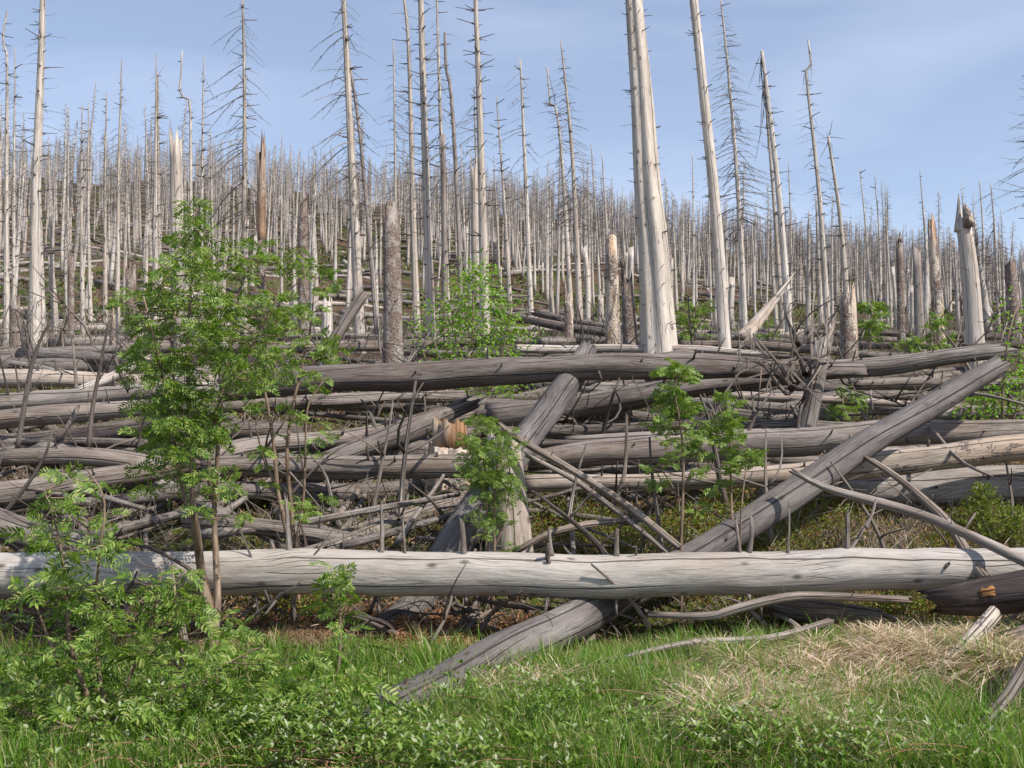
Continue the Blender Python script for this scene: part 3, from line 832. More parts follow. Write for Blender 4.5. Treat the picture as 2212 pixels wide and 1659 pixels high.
# ------------------------------------------------------------------ standing dead spruces
def spruce(label, pts, Y, wb, wt_, style, mat=M_TREE, seg=14, hb=.35, nb=60, bl=1.2, group=None, stubs=40, lobes=0., kinks=None, extra=(), sk=1.):
    """pts: photo positions from the base upward; style picks the kind of branches"""
    u0 = pts[0][0]
    xb = (u0 - 1106) / F * Y
    org = np.array([xb, Y, gz(xb, Y)])
    q = [[org[0], org[1], org[2] - .2]]
    for (u, v) in pts[1:]:
        q.append(list(P(u, v, Y)))
    q = np.array(q)
    L = np.linalg.norm(q[-1] - q[0])
    n = int(np.clip(L / .3, 12, 110))
    c = catmull(q, n)
    t = np.linspace(0, 1, n)
    r = (wb * (1 - t) + wt_ * t) / 2 * Y / F
    root = empty('dead_spruce', org, label, 'dead tree', group)
    g = Geo()
    tube(g, c - org, r, seg, .03, jag=(0, .05), lobes=lobes, flare=.35)
    link('trunk', g.mesh('trunk'), root, mat)
    k0 = int(hb * n)
    for i in range(stubs):
        j = R.randint(2, n - 1)
        a = R.rand() * 6.28
        d = np.array([math.cos(a), math.sin(a), .15])
        st = link('branch_stub', STUBS[R.randint(6)], root)
        orient(st, c[j] - org + d * r[j] * .85, zdir=d, scale=(max(.11, r[j] * .3) * Y / 26, max(.11, r[j] * .3) * Y / 26, (.07 + .30 * R.rand() ** 1.8) * sk + r[j] * .2), roll=R.rand() * 6)
    for i in range(nb):
        h = i / max(nb - 1, 1)
        f = k0 + (n - 2 - k0) * h
        j = int(f)
        a = R.rand() * 6.28
        if R.rand() < .6:                       # seen from the side
            a = (0 if R.rand() < .5 else PI) + R.randn() * .7
        if style == 'droop':
            l = bl * (.45 + .55 * (1 - h)) * (.25 + 1.1 * R.rand() ** 1.6) * (1.25 if math.cos(a) < 0 else .8); kd = 'droop' if R.rand() < .55 else 'arch'; up = -.3 + .35 * R.rand()
        elif style == 'dense':
            l = bl * (.15 + .85 * (1 - h) ** .8) * (.55 + .6 * R.rand()); kd = 'arch'; up = .05
        elif style == 'whorl':
            l = bl * (.25 + .75 * (1 - h)) * (.5 + .6 * R.rand()); kd = 'up' if R.rand() < .4 else 'arch'; up = .12
        else:
            l = bl * (.3 + .7 * R.rand()) * (.5 + .5 * (1 - h)); kd = 'bare'; up = .1
        ms = BR[kd]
        b = link('branch', ms[R.randint(len(ms))], root)
        thick = l * max(.8, min(2.0, Y / 28))
        orient(b, c[j] + (c[j + 1] - c[j]) * (f - j) - org, xdir=(math.cos(a), math.sin(a), up), scale=(l, thick, thick if kd == 'bare' else l))
    for (ub, vb, ue, ve, w, kd) in extra:        # a branch seen from ub,vb to ue,ve
        a_ = P(ub, vb, Y); b_ = P(ue, ve, Y - .1)
        b = link('branch', BR[kd][R.randint(4)], root)
        l = np.linalg.norm(b_ - a_)
        orient(b, a_ - org, xdir=(b_ - a_) / l, scale=(l, l * w * 1.6, l * w * (1.6 if kd == 'bare' else 1)))
    return root, c


spruce('giant fluted bleached tree, the broadest standing trunk', [(1428, 745), (1412, 560), (1400, 425), (1385, 200), (1369, 0), (1364, -70)], 18, 80, 32, 'bare', M_TREE, 40, .5, 14, .35, stubs=110, lobes=.17, sk=.35)
g_root = COL.objects[-1]
spruce('darker slim shaft pressed against the giant fluted tree', [(1412, 745), (1396, 430), (1380, 200), (1358, -40)], 18.25, 44, 15, 'bare', M_TREEG, 14, .35, 14, .6, stubs=30, sk=.6)  # a forked shaft; its grey also paints in the giant's shaded left flank
spruce('smooth tall cream pole tree right of the giant fluted tree', [(1572, 745), (1548, 480), (1520, 200), (1494, -40)], 18, 27, 19, 'bare', M_TREE, 20, .5, 5, .25, stubs=60, sk=.5)
spruce('tall pale tree with a few long curved limbs high up', [(70, 745), (78, 420), (88, 150), (94, -60)], 24, 27, 11, 'bare', M_TREE, 14, .42, 40, 1.0, stubs=70)
spruce('thinner pale tree standing close behind the one with long curved limbs', [(90, 735), (85, 450), (79, 210)], 28, 15, 5, 'whorl', nb=50, bl=.8)
spruce('spiky topped tree at the margin with a bent crown', [(10, 745), (14, 420), (15, 130), (6, 90), (15, 25)], 28, 15, 3, 'dense', nb=110, bl=.75, hb=.45)
spruce('narrow spired tree next to the bent crowned one', [(25, 745), (30, 400), (33, 105)], 33, 11, 2, 'dense', nb=90, bl=.7, hb=.4)
spruce('slender tree with a fine spire standing over the slope', [(248, 735), (256, 400), (263, 128)], 42, 13, 2, 'dense', nb=90, bl=1.0, hb=.45, stubs=20)
spruce('small spired tree just before the fine spired one', [(222, 700), (227, 420), (230, 200)], 46, 11, 2, 'dense', nb=70, bl=1.0, hb=.35, stubs=20)
spruce('tree with a cluttered dark tuft below its tip', [(332, 735), (336, 400), (338, 118)], 30, 17, 2, 'dense', nb=130, bl=.8, hb=.35, extra=[(340, 168, 348, 140, .8, 'bare'), (340, 168, 370, 178, .8, 'arch'), (336, 165, 312, 172, .8, 'arch')])
spruce('twin stem beside the tree with the cluttered tuft', [(345, 735), (343, 450), (341, 160)], 33, 12, 3, 'dense', nb=70, bl=.7, hb=.45)
spruce('crooked topped tree whose tip bends aside in an elbow', [(412, 640), (412, 420), (411, 235), (402, 215), (388, 202), (390, 170), (394, 110)], 34, 13, 3, 'dense', nb=60, bl=.6, hb=.4)
spruce('thin tree with a curled side shoot near its top', [(430, 640), (436, 420), (440, 122)], 38, 11, 2, 'dense', nb=90, bl=.7, hb=.35, extra=[(439, 235, 462, 215, .8, 'bare'), (462, 215, 452, 165, .6, 'bare')])
spruce('tall isolated tree with long sweeping side limbs', [(525, 640), (528, 420), (528, 200), (524, -10)], 26, 17, 4, 'droop', nb=120, bl=1.2, hb=.38, stubs=50)
spruce('big leaning pale tree hung with heavy drooping limbs', [(780, 745), (767, 500), (755, 250), (741, -30)], 24, 25, 10, 'droop', nb=110, bl=1.2, hb=.4, stubs=60)
spruce('thin grey tree leaning against the heavy drooping one', [(818, 740), (795, 480), (775, 270), (752, 120)], 26, 13, 5, 'droop', M_TREEG, nb=50, bl=.6, hb=.5)
spruce('slim tree with tiered drooping side limbs', [(853, 640), (854, 400), (850, 90)], 40, 9, 3, 'dense', nb=110, bl=1.3, hb=.35, stubs=20)
spruce('tree with a snapped crook and a side arm at its top', [(902, 735), (892, 450), (886, 200), (880, 60), (872, -5)], 27, 17, 6, 'whorl', nb=90, bl=.8, hb=.45, extra=[(880, 30, 845, 20, 1., 'bare'), (882, 36, 915, 30, .9, 'bare')])
spruce('tall straight pale tree with short stubs and a bark patch', [(932, 740), (922, 450), (908, -30)], 23, 22, 12, 'bare', M_TREE, 16, .4, 12, .5, stubs=110)
spruce('grey tree with short hanging limbs behind the stubby straight one', [(970, 735), (956, 400), (943, -20)], 30, 15, 4, 'droop', nb=110, bl=.8, hb=.4)
spruce('wavy stemmed tree with a crossbar broken top', [(998, 735), (990, 480), (975, 210), (964, 150), (961, 72)], 30, 13, 6, 'whorl', M_TREEG, nb=50, bl=.6, hb=.4, extra=[(961, 74, 985, 68, 1.2, 'bare')])
spruce('tall pole tree with paired short stubs near the small leafy birch', [(1050, 745), (1038, 300), (1026, -40)], 22, 24, 9, 'bare', M_TREE, 16, .5, 8, .5, stubs=110)
spruce('dark twiggy tree hidden close behind the paired stub pole', [(1036, 735), (1030, 450), (1024, 190)], 32, 9, 2, 'droop', nb=90, bl=1.1, hb=.5)
spruce('straight fine topped tree left of the feathery one', [(1107, 735), (1090, 450), (1072, 205)], 38, 12, 2, 'dense', nb=70, bl=.7, hb=.45)
spruce('tall clean tree with few drooping tiers and a hooked tip', [(1150, 740), (1136, 400), (1124, 130)], 34, 14, 4, 'droop', nb=45, bl=1.1, hb=.45)
spruce('feathery tall tree with a dense pointed top', [(1256, 740), (1237, 350), (1212, 90)], 34, 16, 3, 'dense', nb=140, bl=1.1, hb=.35)
spruce('fork topped tree with a raised side leader', [(1238, 740), (1218, 400), (1202, 238), (1190, 235), (1182, 146)], 36, 13, 3, 'dense', nb=80, bl=1.0, hb=.45, extra=[(1200, 240, 1160, 238, .8, 'bare'), (1201, 238, 1194, 140, .4, 'bare')])
spruce('tall dark densely twigged tree right of the cream pole', [(1614, 740), (1595, 425), (1575, 175), (1556, -10)], 30, 15, 3, 'dense', nb=210, bl=1.25, hb=.35)
spruce('bare leaning tree whose snapped top trails a skirt of branches', [(1712, 735), (1685, 450), (1662, 240), (1646, 112)], 26, 19, 7, 'bare', nb=8, bl=.4, hb=.4, stubs=50, extra=[(1646, 115, 1605, 230, .8, 'droop'), (1646, 115, 1615, 180, .8, 'droop'), (1648, 118, 1625, 260, .6, 'droop'), (1650, 150, 1622, 320, .5, 'droop'), (1648, 116, 1667, 155, .8, 'droop'), (1652, 170, 1610, 270, .6, 'droop'), (1655, 200, 1628, 340, .5, 'arch'), (1646, 114, 1595, 165, .7, 'droop')])
spruce('stubbled leaning tree just left of the skirted one', [(1697, 735), (1672, 440), (1652, 190)], 32, 12, 4, 'whorl', nb=60, bl=.5, hb=.4)
spruce('leaning tree with a nest of broken limbs below its tip', [(1795, 735), (1770, 425), (1741, 152), (1752, 145), (1746, 88)], 30, 15, 4, 'dense', nb=55, bl=.8, hb=.45, extra=[(1741, 152, 1727, 146, 1.2, 'bare'), (1741, 152, 1757, 147, 1.2, 'bare'), (1741, 152, 1716, 190, .8, 'droop'), (1745, 160, 1765, 215, .5, 'droop'), (1750, 120, 1778, 190, .5, 'droop')])
spruce('leaning tree ending in a star of broken limbs', [(1842, 735), (1815, 475), (1789, 296)], 30, 14, 5, 'dense', nb=35, bl=.7, hb=.35, extra=[(1789, 297, 1765, 295, 1.2, 'bare'), (1789, 297, 1822, 287, 1.2, 'bare'), (1789, 297, 1800, 262, 1.2, 'bare'), (1789, 297, 1783, 280, 1.2, 'bare'), (1790, 300, 1780, 335, 1., 'bare'), (1792, 305, 1812, 325, 1., 'bare')])
spruce('slim spired tree on the slope behind the nest topped one', [(1712, 690), (1708, 500), (1703, 352)], 70, 7, 1.5, 'dense', nb=60, bl=1.5, hb=.2, stubs=5)
spruce('dark slim spire standing above the crowd, first of a neighbouring pair', [(1885, 690), (1872, 520), (1857, 362)], 62, 8, 1.5, 'dense', nb=70, bl=1.4, hb=.25, stubs=5)
spruce('dark slim spire standing above the crowd, taller crowned of the pair', [(1908, 690), (1900, 520), (1889, 374)], 64, 8, 1.5, 'dense', nb=70, bl=1.5, hb=.25, stubs=5)
spruce('thin lone spire between the snags at the crowd top', [(2006, 700), (1998, 520), (1987, 370)], 60, 7, 1.5, 'whorl', nb=60, bl=.9, hb=.3, stubs=5)
spruce('drooping bent tip tree near the big cream snag', [(2165, 700), (2150, 520), (2140, 395)], 50, 8, 2, 'droop', nb=60, bl=1.3, hb=.3, stubs=5)
spruce('spindly spire next to the drooping bent tip tree', [(2132, 700), (2124, 520), (2116, 388)], 54, 8, 2, 'dense', nb=50, bl=1.0, hb=.3, stubs=5)
spruce('grey tree at the very margin with thin leaning branches', [(2240, 720), (2225, 450), (2215, 140)], 30, 14, 3, 'whorl', nb=60, bl=1.2, hb=.5)
spruce('short spire left of the curly topped tree', [(175, 735), (176, 480), (177, 228)], 36, 12, 2, 'whorl', nb=60, bl=.7, hb=.4)
spruce('medium tree with level side limbs', [(145, 735), (147, 500), (148, 235)], 44, 9, 2, 'dense', nb=70, bl=1.0, hb=.4, stubs=10)
spruce('curly topped thin tree above the slope', [(190, 735), (191, 480), (191, 222)], 46, 10, 2, 'dense', nb=60, bl=.9, hb=.4, stubs=10)
spruce('pale tree with a broken top poking over the hill', [(460, 640), (458, 450), (455, 282)], 60, 8, 2, 'dense', nb=50, bl=1.2, hb=.3, stubs=5)
spruce('tall thin spire right of the isolated tree', [(605, 700), (608, 480), (609, 285)], 60, 7, 1.5, 'dense', nb=70, bl=1.2, hb=.3, stubs=5)
spruce('dense dark spire behind the feathery tree', [(1300, 735), (1290, 520), (1277, 312)], 50, 9, 2, 'dense', nb=90, bl=1.2, hb=.35, stubs=5)
spruce('slim spire right of the dense dark one', [(1322, 735), (1312, 520), (1300, 330)], 52, 8, 2, 'dense', nb=80, bl=1.1, hb=.35, stubs=5)
spruce('low headed tree with a twisted crown tuft', [(1500, 690), (1498, 480), (1496, 330)], 62, 7, 2, 'whorl', nb=50, bl=1.0, hb=.35, stubs=5)
spruce('slender tree with a dark bunch at its head near the wavy stemmed one', [(962, 735), (960, 520), (957, 292)], 26, 17, 10, 'bare', M_TREEG, nb=10, bl=.3, hb=.5, stubs=40)

# the crowd of trees on the slope: shapes shared by many
def crowd_shape(kind):
    """trunk mesh and branches mesh, 10 units high, unit base radius of .14"""
    g = Geo()
    H = 10.0
    t = np.linspace(0, 1, 9)
    lean = R.randn() * .12
    wig = R.rand() * 6
    pts = np.stack([lean * t + .05 * np.sin(t * 5 + wig), R.randn() * .1 * t, H * t], -1)
    snap = 1.0
    r = .105 * (1 - t) ** .8 + .015
    if kind == 'snag':
        pts[:, 2] *= 1.0
        r = .12 * (1 - .25 * t)
    tube(g, pts, r, 6, .05, jag=(0, .3 if kind == 'snag' else 0))
    tm = g.mesh('trunk')
    g = Geo()
    nb = {'dense': 110, 'sparse': 55, 'snag': 10, 'droop': 80}[kind]
    for i in range(nb):
        h = .38 + .6 * (i / nb) ** .8 if kind != 'snag' else R.rand()
        z = H * h
        a = R.rand() * 6.28
        L = (1.25 * (1 - h) ** .7 + .12) * (.5 + .7 * R.rand()) if kind != 'snag' else .25
        if kind == 'sparse': L *= .7
        p = np.array([np.interp(h, t, pts[:, 0]), np.interp(h, t, pts[:, 1]), z])
        dx = np.array([math.cos(a), math.sin(a), 0])
        dr = -.55 if kind == 'droop' else -.18
        q1 = p + dx * L * .55 + np.array([0, 0, .02 * L])
        q2 = p + dx * L + np.array([0, 0, dr * L])
        w = .013
        for s in (np.array([0, 0, w]), np.cross(dx, [0, 0, w])):
            g.add([p + s, p - s, q1 - s * .7, q1 + s * .7, q2], [(0, 1, 2, 3), (3, 2, 4)])
        if kind != 'snag':
            for _ in range(2):
                b = p + (q2 - p) * (.3 + .5 * R.rand())
                e = b + np.array([dx[0] * .2 - dx[1] * R.randn() * .3, dx[1] * .2 + dx[0] * R.randn() * .3, -.25]) * L * .6
                s = np.array([0, 0, w * .6])
                g.add([b + s, b - s, e], [(0, 1, 2)])
    bm = g.mesh('branches', smooth=False)
    bm.materials.append(M_TWIG)
    return tm, bm


SH = []
for kind, k in (('dense', 6), ('sparse', 5), ('droop', 4), ('snag', 4)):
    for i in range(k):
        tm, bm = crowd_shape(kind)
        tm.materials.append(M_TREE if i % 4 != 1 else M_CROWDG)
        SH.append((kind, tm, bm))
LIVE = [s for s in SH if s[0] != 'snag']; SNG = [s for s in SH if s[0] == 'snag']
NIND = 0
tries = 0
spots = []
while NIND < 250:
    s = -.56 + 1.12 * R.rand()
    Y = math.sqrt(34 ** 2 + R.rand() * (118 ** 2 - 34 ** 2))
    if s < -.3 and R.rand() < .25: continue
    if -.3 < s < -.12 and R.rand() < .4: continue
    x = s * Y
    if any((x - a) ** 2 + (Y - b) ** 2 < 2.2 for a, b in spots): continue
    spots.append((x, Y))
    is_snag = R.rand() < (.6 if Y < 50 else .14)
    kind, tm, bm = (SNG if is_snag else LIVE)[R.randint(len(SNG if is_snag else LIVE))]
    if is_snag:
        H = 1.0 + 4 * R.rand() ** 1.5
        k = .8 + .7 * R.rand()
        lab, cat, grp, nm = 'snapped bare trunk with a jagged top standing on the wooded slope', 'broken trunk', 'snapped trunks on the slope', 'broken_trunk'
    else:
        H = (12.4 - 3.2 * (s + .5)) * (.66 + .42 * R.rand())
        if Y < 55: H *= .62
        k = .75 + .5 * R.rand()
        lab, cat, grp, nm = 'slender bare dead spruce in the crowd on the slope', 'dead tree', 'bare dead spruces crowding the slope', 'dead_spruce'
    tone = 'grey' if tm.materials[0] == M_CROWDG else 'pale'
    part = 'open brown slope beneath the high ridge' if s < -.18 else 'middle slope behind the leafy birch' if s < .1 else 'lower wooded slope under the bluest sky'
    lab = {True: f'snapped {tone} trunk with a jagged top on the {part}', False: f'slender {tone} dead spruce in the crowd on the {part}'}[is_snag]
    grp = f'{"snapped" if is_snag else "slender"} {tone} trunks on the {part}'
    rt = empty(nm, (x, Y, gz(x, Y) - .1), lab, cat, grp)
    rt.rotation_euler = (R.randn() * .02, R.randn() * .03 - .02, R.rand() * 6.28)
    rt.scale = (k, k, H / 10)
    link('trunk', tm, rt)
    b = link('branches', bm, rt)
    b['kind'] = 'stuff'
    NIND += 1

# farther trees read as one mass of stems
def far_forest():
    tv, bv, tf, bf, tr = [], [], [], [], []
    tn = bn = 0
    data = {}
    for kind, tm, bm in SH:
        d = []
        for m in (tm, bm):
            v = np.empty(len(m.vertices) * 3); m.vertices.foreach_get('co', v)
            d.append(v.reshape(-1, 3))
            d.append([tuple(p.vertices) for p in m.polygons])
        data[id(tm)] = d
    T3, T4, B3, B4 = [], [], [], []
    for _ in range(4200):
        s = -.6 + 1.2 * R.rand() ** .85
        Y = math.sqrt(95 ** 2 + R.rand() * (262 ** 2 - 95 ** 2))
        if s < -.1 and Y < 205 and R.rand() < .3: continue
        x = s * Y
        snagk = R.rand() < .1
        kind, tm, bm = (SNG if snagk else LIVE)[R.randint(len(SNG if snagk else LIVE))]
        H = (2 + 3 * R.rand()) if snagk else (10.5 - 2.2 * (s + .5)) * (.6 + .5 * R.rand())
        k = .8 + .5 * R.rand()
        a = R.rand() * 6.28
        M = np.array([[math.cos(a) * k, -math.sin(a) * k, R.randn() * .03], [math.sin(a) * k, math.cos(a) * k, 0], [0, 0, H / 10]])
        o = np.array([x, Y, gz(x, Y) - .1])
        d = data[id(tm)]
        v = d[0] @ M.T + o
        tv.append(v); rr = d[0][:, [2, 0, 1]] + R.rand() * 40; tr.append(rr)
        for f in d[1]:
            (T3 if len(f) == 3 else T4).append([i + tn for i in f])
        tn += len(v)
        v = d[2] @ M.T + o
        bv.append(v)
        for f in d[3]:
            (B3 if len(f) == 3 else B4).append([i + bn for i in f])
        bn += len(v)
    m = big_mesh('far_dead_spruces', np.concatenate(tv), [np.array(T3), np.array(T4)], np.concatenate(tr))
    o = link('far_dead_spruces', m, None, M_CROWDG)
    tag(o, 'far mass of bare dead spruce stems up to the ridge', 'dead trees', None, 'stuff')
    m = big_mesh('branches', np.concatenate(bv), [np.array(B3), np.array(B4)])
    b = link('branches', m, o, M_TWIG, 'stuff')


far_forest()

# ------------------------------------------------------------------ fallen logs on the slope and filler logs in the windfall
LOGM = []
for i in range(6):
    g = Geo()
    t = np.linspace(-.5, .5, 14)
    pts = np.stack([t * 10, .12 * np.sin(t * 4 + i), .1 * np.sin(t * 5 + 2 * i)], -1)
    tube(g, pts, .16 - .09 * (t + .5), 9, .08, jag=(.1, .25))
    m = g.mesh('fallen_log')
    LOGM.append(m)
LOGV = []
for i, m in enumerate(LOGM):
    for mt in (M_MID, M_PALE, M_DARK):
        c = m.copy(); c.materials.append(mt); LOGV.append(c)


def lay(x, y, mesh, L, k, ang, lift=.1, name='fallen_log', label='', cat='log', group=None):
    o = link(name, mesh)
    dx, dy = math.cos(ang), math.sin(ang)
    z0, z1 = gz(x - dx * L / 2, y - dy * L / 2), gz(x + dx * L / 2, y + dy * L / 2)
    d = Vector((dx * L, dy * L, z1 - z0)).normalized()
    orient(o, (x, y, (z0 + z1) / 2 + lift), xdir=d, scale=(L / 10, k, k), roll=R.rand() * 6)
    return tag(o, label, cat, group)


for i in range(84):
    Y = 10.9 + 8.6 * R.rand()
    s = -.5 + R.rand()
    L = 2.0 + 4 * R.rand()
    mm = LOGV[int(R.choice([0, 2, 3, 5, 6, 8, 9, 11, 12, 14, 15, 17, 1]))]
    tone = {'grey_wood': 'mid grey', 'dark_grey_wood': 'dark brown', 'pale_wood': 'cream'}[mm.materials[0].name]
    side = 'left of the rotted orange stump' if s < -.06 else 'right of the rotted orange stump'
    lay(s * Y, Y, mm, L, .3 + .6 * R.rand() ** 1.3, R.randn() * .55 + (PI if R.rand() < .5 else 0), .05 + .25 * R.rand(),
        label=f'weathered {tone} log jumbled low in the windfall, {side}', group=f'{tone} logs low in the windfall {side}')
for i in range(52):
    Y = 9.5 + 2.3 * R.rand()
    s = -.48 + .66 * R.rand()
    mm = LOGV[int(R.choice([0, 3, 6, 9, 2, 5]))]
    side = 'left of the rotted orange stump' if s < -.06 else 'right of the rotted orange stump'
    lay(s * Y, Y, mm, .9 + 1.9 * R.rand(), .14 + .2 * R.rand(), R.rand() * 6.28, .06 + .35 * R.rand() ** 1.5, name='fallen_limb', cat='limb',
        label='thick limb in the litter behind the bleached trunk, ' + side, group='thick limbs in the litter ' + side)
for i in range(14):
    Y = 23 + 12 * R.rand()
    s = -.5 + R.rand()
    lay(s * Y, Y, LOGV[R.randint(len(LOGV))], 4 + 4 * R.rand(), .8, R.randn() * .3, .3,
        label='weathered bare log lying between the feet of the standing trees', group='logs lying between the standing trees')
NS = 0
while NS < 215:
    Y = math.sqrt(38 ** 2 + R.rand() * (150 ** 2 - 38 ** 2))
    s = -.56 + 1.1 * R.rand() ** 1.35
    mm = LOGV[R.randint(len(LOGV))]
    tone = {'grey_wood': 'mid grey', 'dark_grey_wood': 'dark brown', 'pale_wood': 'cream'}[mm.materials[0].name]
    side = 'open brown slope beneath the high ridge' if s < -.18 else 'wooded slope behind the tall trunks'
    lay(s * Y, Y, mm, 5 + 8 * R.rand(), .9 + .5 * R.rand(), R.randn() * .45 + (.25 if R.rand() < .5 else -.35), .25,
        label=f'bare {tone} fallen trunk strewn on the far {side}', group=f'{tone} trunks strewn on the {side}')
    NS += 1
g = Geo()
for i in range(620):
    Y = math.sqrt(110 ** 2 + R.rand() * (222 ** 2 - 110 ** 2)); s = -.58 + 1.1 * R.rand() ** 1.3
    x = s * Y; L = 5 + 8 * R.rand(); a = R.randn() * .5 + (.3 if R.rand() < .5 else -.4)
    A = np.array([x - math.cos(a) * L / 2, Y - math.sin(a) * L / 2, 0]); B = np.array([x + math.cos(a) * L / 2, Y + math.sin(a) * L / 2, 0])
    A[2] = gz(A[0], A[1]) + .3; B[2] = gz(B[0], B[1]) + .3
    tube(g, np.array([A, (A + B) / 2, B]), np.array([.18, .15, .09]), 4)
o = link('far_fallen_trunks', g.mesh('far_fallen_trunks'), None, M_MID)
tag(o, 'far fallen trunks scattered up to the ridge', 'logs', None, 'stuff')

# ------------------------------------------------------------------ sticks
STK = []
for i in range(12):
    g = Geo()
    t = np.linspace(0, 1, 8)
    b = R.randn(4) * .11
    pts = np.stack([b[0] * t * t + b[1] * np.sin(t * 5) * .2, b[2] * t * t, t], -1)
    tube(g, pts, .013 * (1.1 - .75 * t), 6, .12, jag=(.02, .03))
    for j in range(R.randint(1, 5)):
        k = R.randint(1, 6)
        a = R.rand() * 6.28; l = .12 + .35 * R.rand()
        d = np.array([math.cos(a) * .8, math.sin(a) * .8, .5 + .4 * R.rand()])
        q = pts[k] + np.outer(np.linspace(0, 1, 5), d * l) + np.outer(np.linspace(0, 1, 5) ** 2, R.randn(3) * .1)
        tube(g, q, .008 * np.linspace(1, .35, 5), 5, .1)
    m = g.mesh('dead_branch')
    for mt in (M_STICK, M_STICK, M_PALE):
        c = m.copy(); c.materials.append(mt); STK.append(c)


def stick(x, y, z, l, tilt, az, label, group, w=1.):
    o = link('dead_branch', STK[R.randint(len(STK))])
    d = (math.sin(tilt) * math.cos(az), math.sin(tilt) * math.sin(az), math.cos(tilt))
    orient(o, (x, y, z), zdir=d, scale=(w, w, l), roll=R.rand() * 6)
    return tag(o, label, 'branch', group)


for i in range(150):
    Y = 9.3 + 9.5 * R.rand() ** 1.1
    s = -.5 + R.rand()
    x = s * Y
    l = .5 + 1.0 * R.rand()
    zone = ('left of the dense bright young rowan' if s < -.02 else 'right of the dense bright young rowan') + (', between the nearer trunks' if Y < 12.5 else ', among the farther trunks')
    stick(x, Y, gz(x, Y) - .05, l, abs(R.randn()) * .95, R.rand() * 6.28, 'bare dead branch sticking up ' + zone, 'dead branches ' + zone, 1.2 + R.rand() * 1.7)
for i in range(45):
    Y = 17.5 + 6 * R.rand(); s = -.5 + R.rand(); x = s * Y
    stick(x, Y, gz(x, Y) - .05, .8 + 1.0 * R.rand(), abs(R.randn()) * .5, R.rand() * 6.28, 'pale dead branch sticking up at the forest edge', 'dead branches sticking up at the forest edge', 1.5 + R.rand())
for i in range(28):
    Y = 8.3 + 1.1 * R.rand(); s = -.48 + .95 * R.rand(); x = s * Y
    stick(x, Y, gz(x, Y) + .05, .4 + .6 * R.rand(), 1.1 + R.randn() * .35, R.rand() * 6.28, 'dead branch lying in the litter behind and under the bleached trunk', 'dead branches in the litter by the bleached trunk', 1.2 + R.rand() * .8)
# limbs of the bristling stem
for (u0, v0, u1, v1) in [(1738, 810, 1725, 745), (1725, 745, 1700, 725), (1745, 812, 1810, 755), (1720, 830, 1690, 765), (1712, 840, 1675, 775), (1735, 870, 1810, 800), (1730, 880, 1768, 812), (1710, 845, 1650, 722), (1705, 850, 1660, 790), (1760, 800, 1790, 760)]:
    a, b = P(u0, v0, 11.95), P(u1, v1, 11.7)
    o = link('dead_branch', STK[R.randint(len(STK))])
    l = np.linalg.norm(b - a)
    orient(o, a, zdir=(b - a) / l, scale=(2.2, 2.2, l * 1.05), roll=R.rand() * 6)
    tag(o, 'bare limb radiating from the bristling grey stem', 'branch', 'limbs radiating from the bristling grey stem')

# fine bare twigs in front of and between the trees
def twig_mass(name, label, n, fY, fs, hl, w, mat, zoff=0., tiltx=.35):
    Y = fY(R.rand(n)); s = fs(R.rand(n)); x = s * Y
    z = ground(x, Y) + zoff
    l = hl[0] + (hl[1] - hl[0]) * R.rand(n) ** 1.5
    d = np.stack([R.randn(n) * tiltx, R.randn(n) * tiltx, np.ones(n) * .9], -1)
    d /= np.linalg.norm(d, axis=1)[:, None]
    p0 = np.stack([x, Y, z], -1)
    bend = np.stack([R.randn(n) * .15, R.randn(n) * .1, -R.rand(n) * .12], -1)
    p1 = p0 + d * l[:, None] * .5
    p2 = p0 + (d + bend) * l[:, None]
    side = np.cross(d, np.stack([R.randn(n), R.randn(n), R.randn(n)], -1)); side /= np.linalg.norm(side, axis=1)[:, None]
    si2 = np.cross(d, side)
    W = w * (.6 + .8 * R.rand(n))[:, None]
    vs = [];
    for sdv in (side, si2):
        vs += [p0 + sdv * W, p0 - sdv * W, p1 + sdv * W * .7, p1 - sdv * W * .7, p2]
    V = np.stack(vs, 1).reshape(-1, 3)
    b = np.arange(n)[:, None] * 10
    q = np.concatenate([b + np.array([0, 1, 3, 2]), b + np.array([5, 6, 8, 7])])
    t = np.concatenate([b + np.array([2, 3, 4]), b + np.array([7, 8, 9])])
    m = big_mesh(name, V, [q, t], V[:, [2, 0, 1]] * .5)
    o = link(name, m, None, mat)
    return tag(o, label, 'twigs', None, 'stuff')


twig_mass('bare_twigs', 'tangle of fine bare twigs at the feet of the standing trees', 5200, lambda r: 19 + 20 * r, lambda r: -.52 + 1.04 * r, (.3, 1.5), .006, M_TWIG)
twig_mass('fine_brushwood', 'fine brushwood scattered through the piled trunks', 15000, lambda r: 9.0 + 9.5 * r ** 1.3, lambda r: -.52 + 1.04 * r, (.12, .7), .0048, M_STICK, -.02, 1.0)
twig_mass('dead_twigs', 'broken twigs and dead stalks littering the hillside', 9000, lambda r: np.sqrt(38 ** 2 + r * (140 ** 2 - 38 ** 2)), lambda r: -.57 + 1.14 * r, (.3, 1.4), .018, M_TWIG, 0, .8)

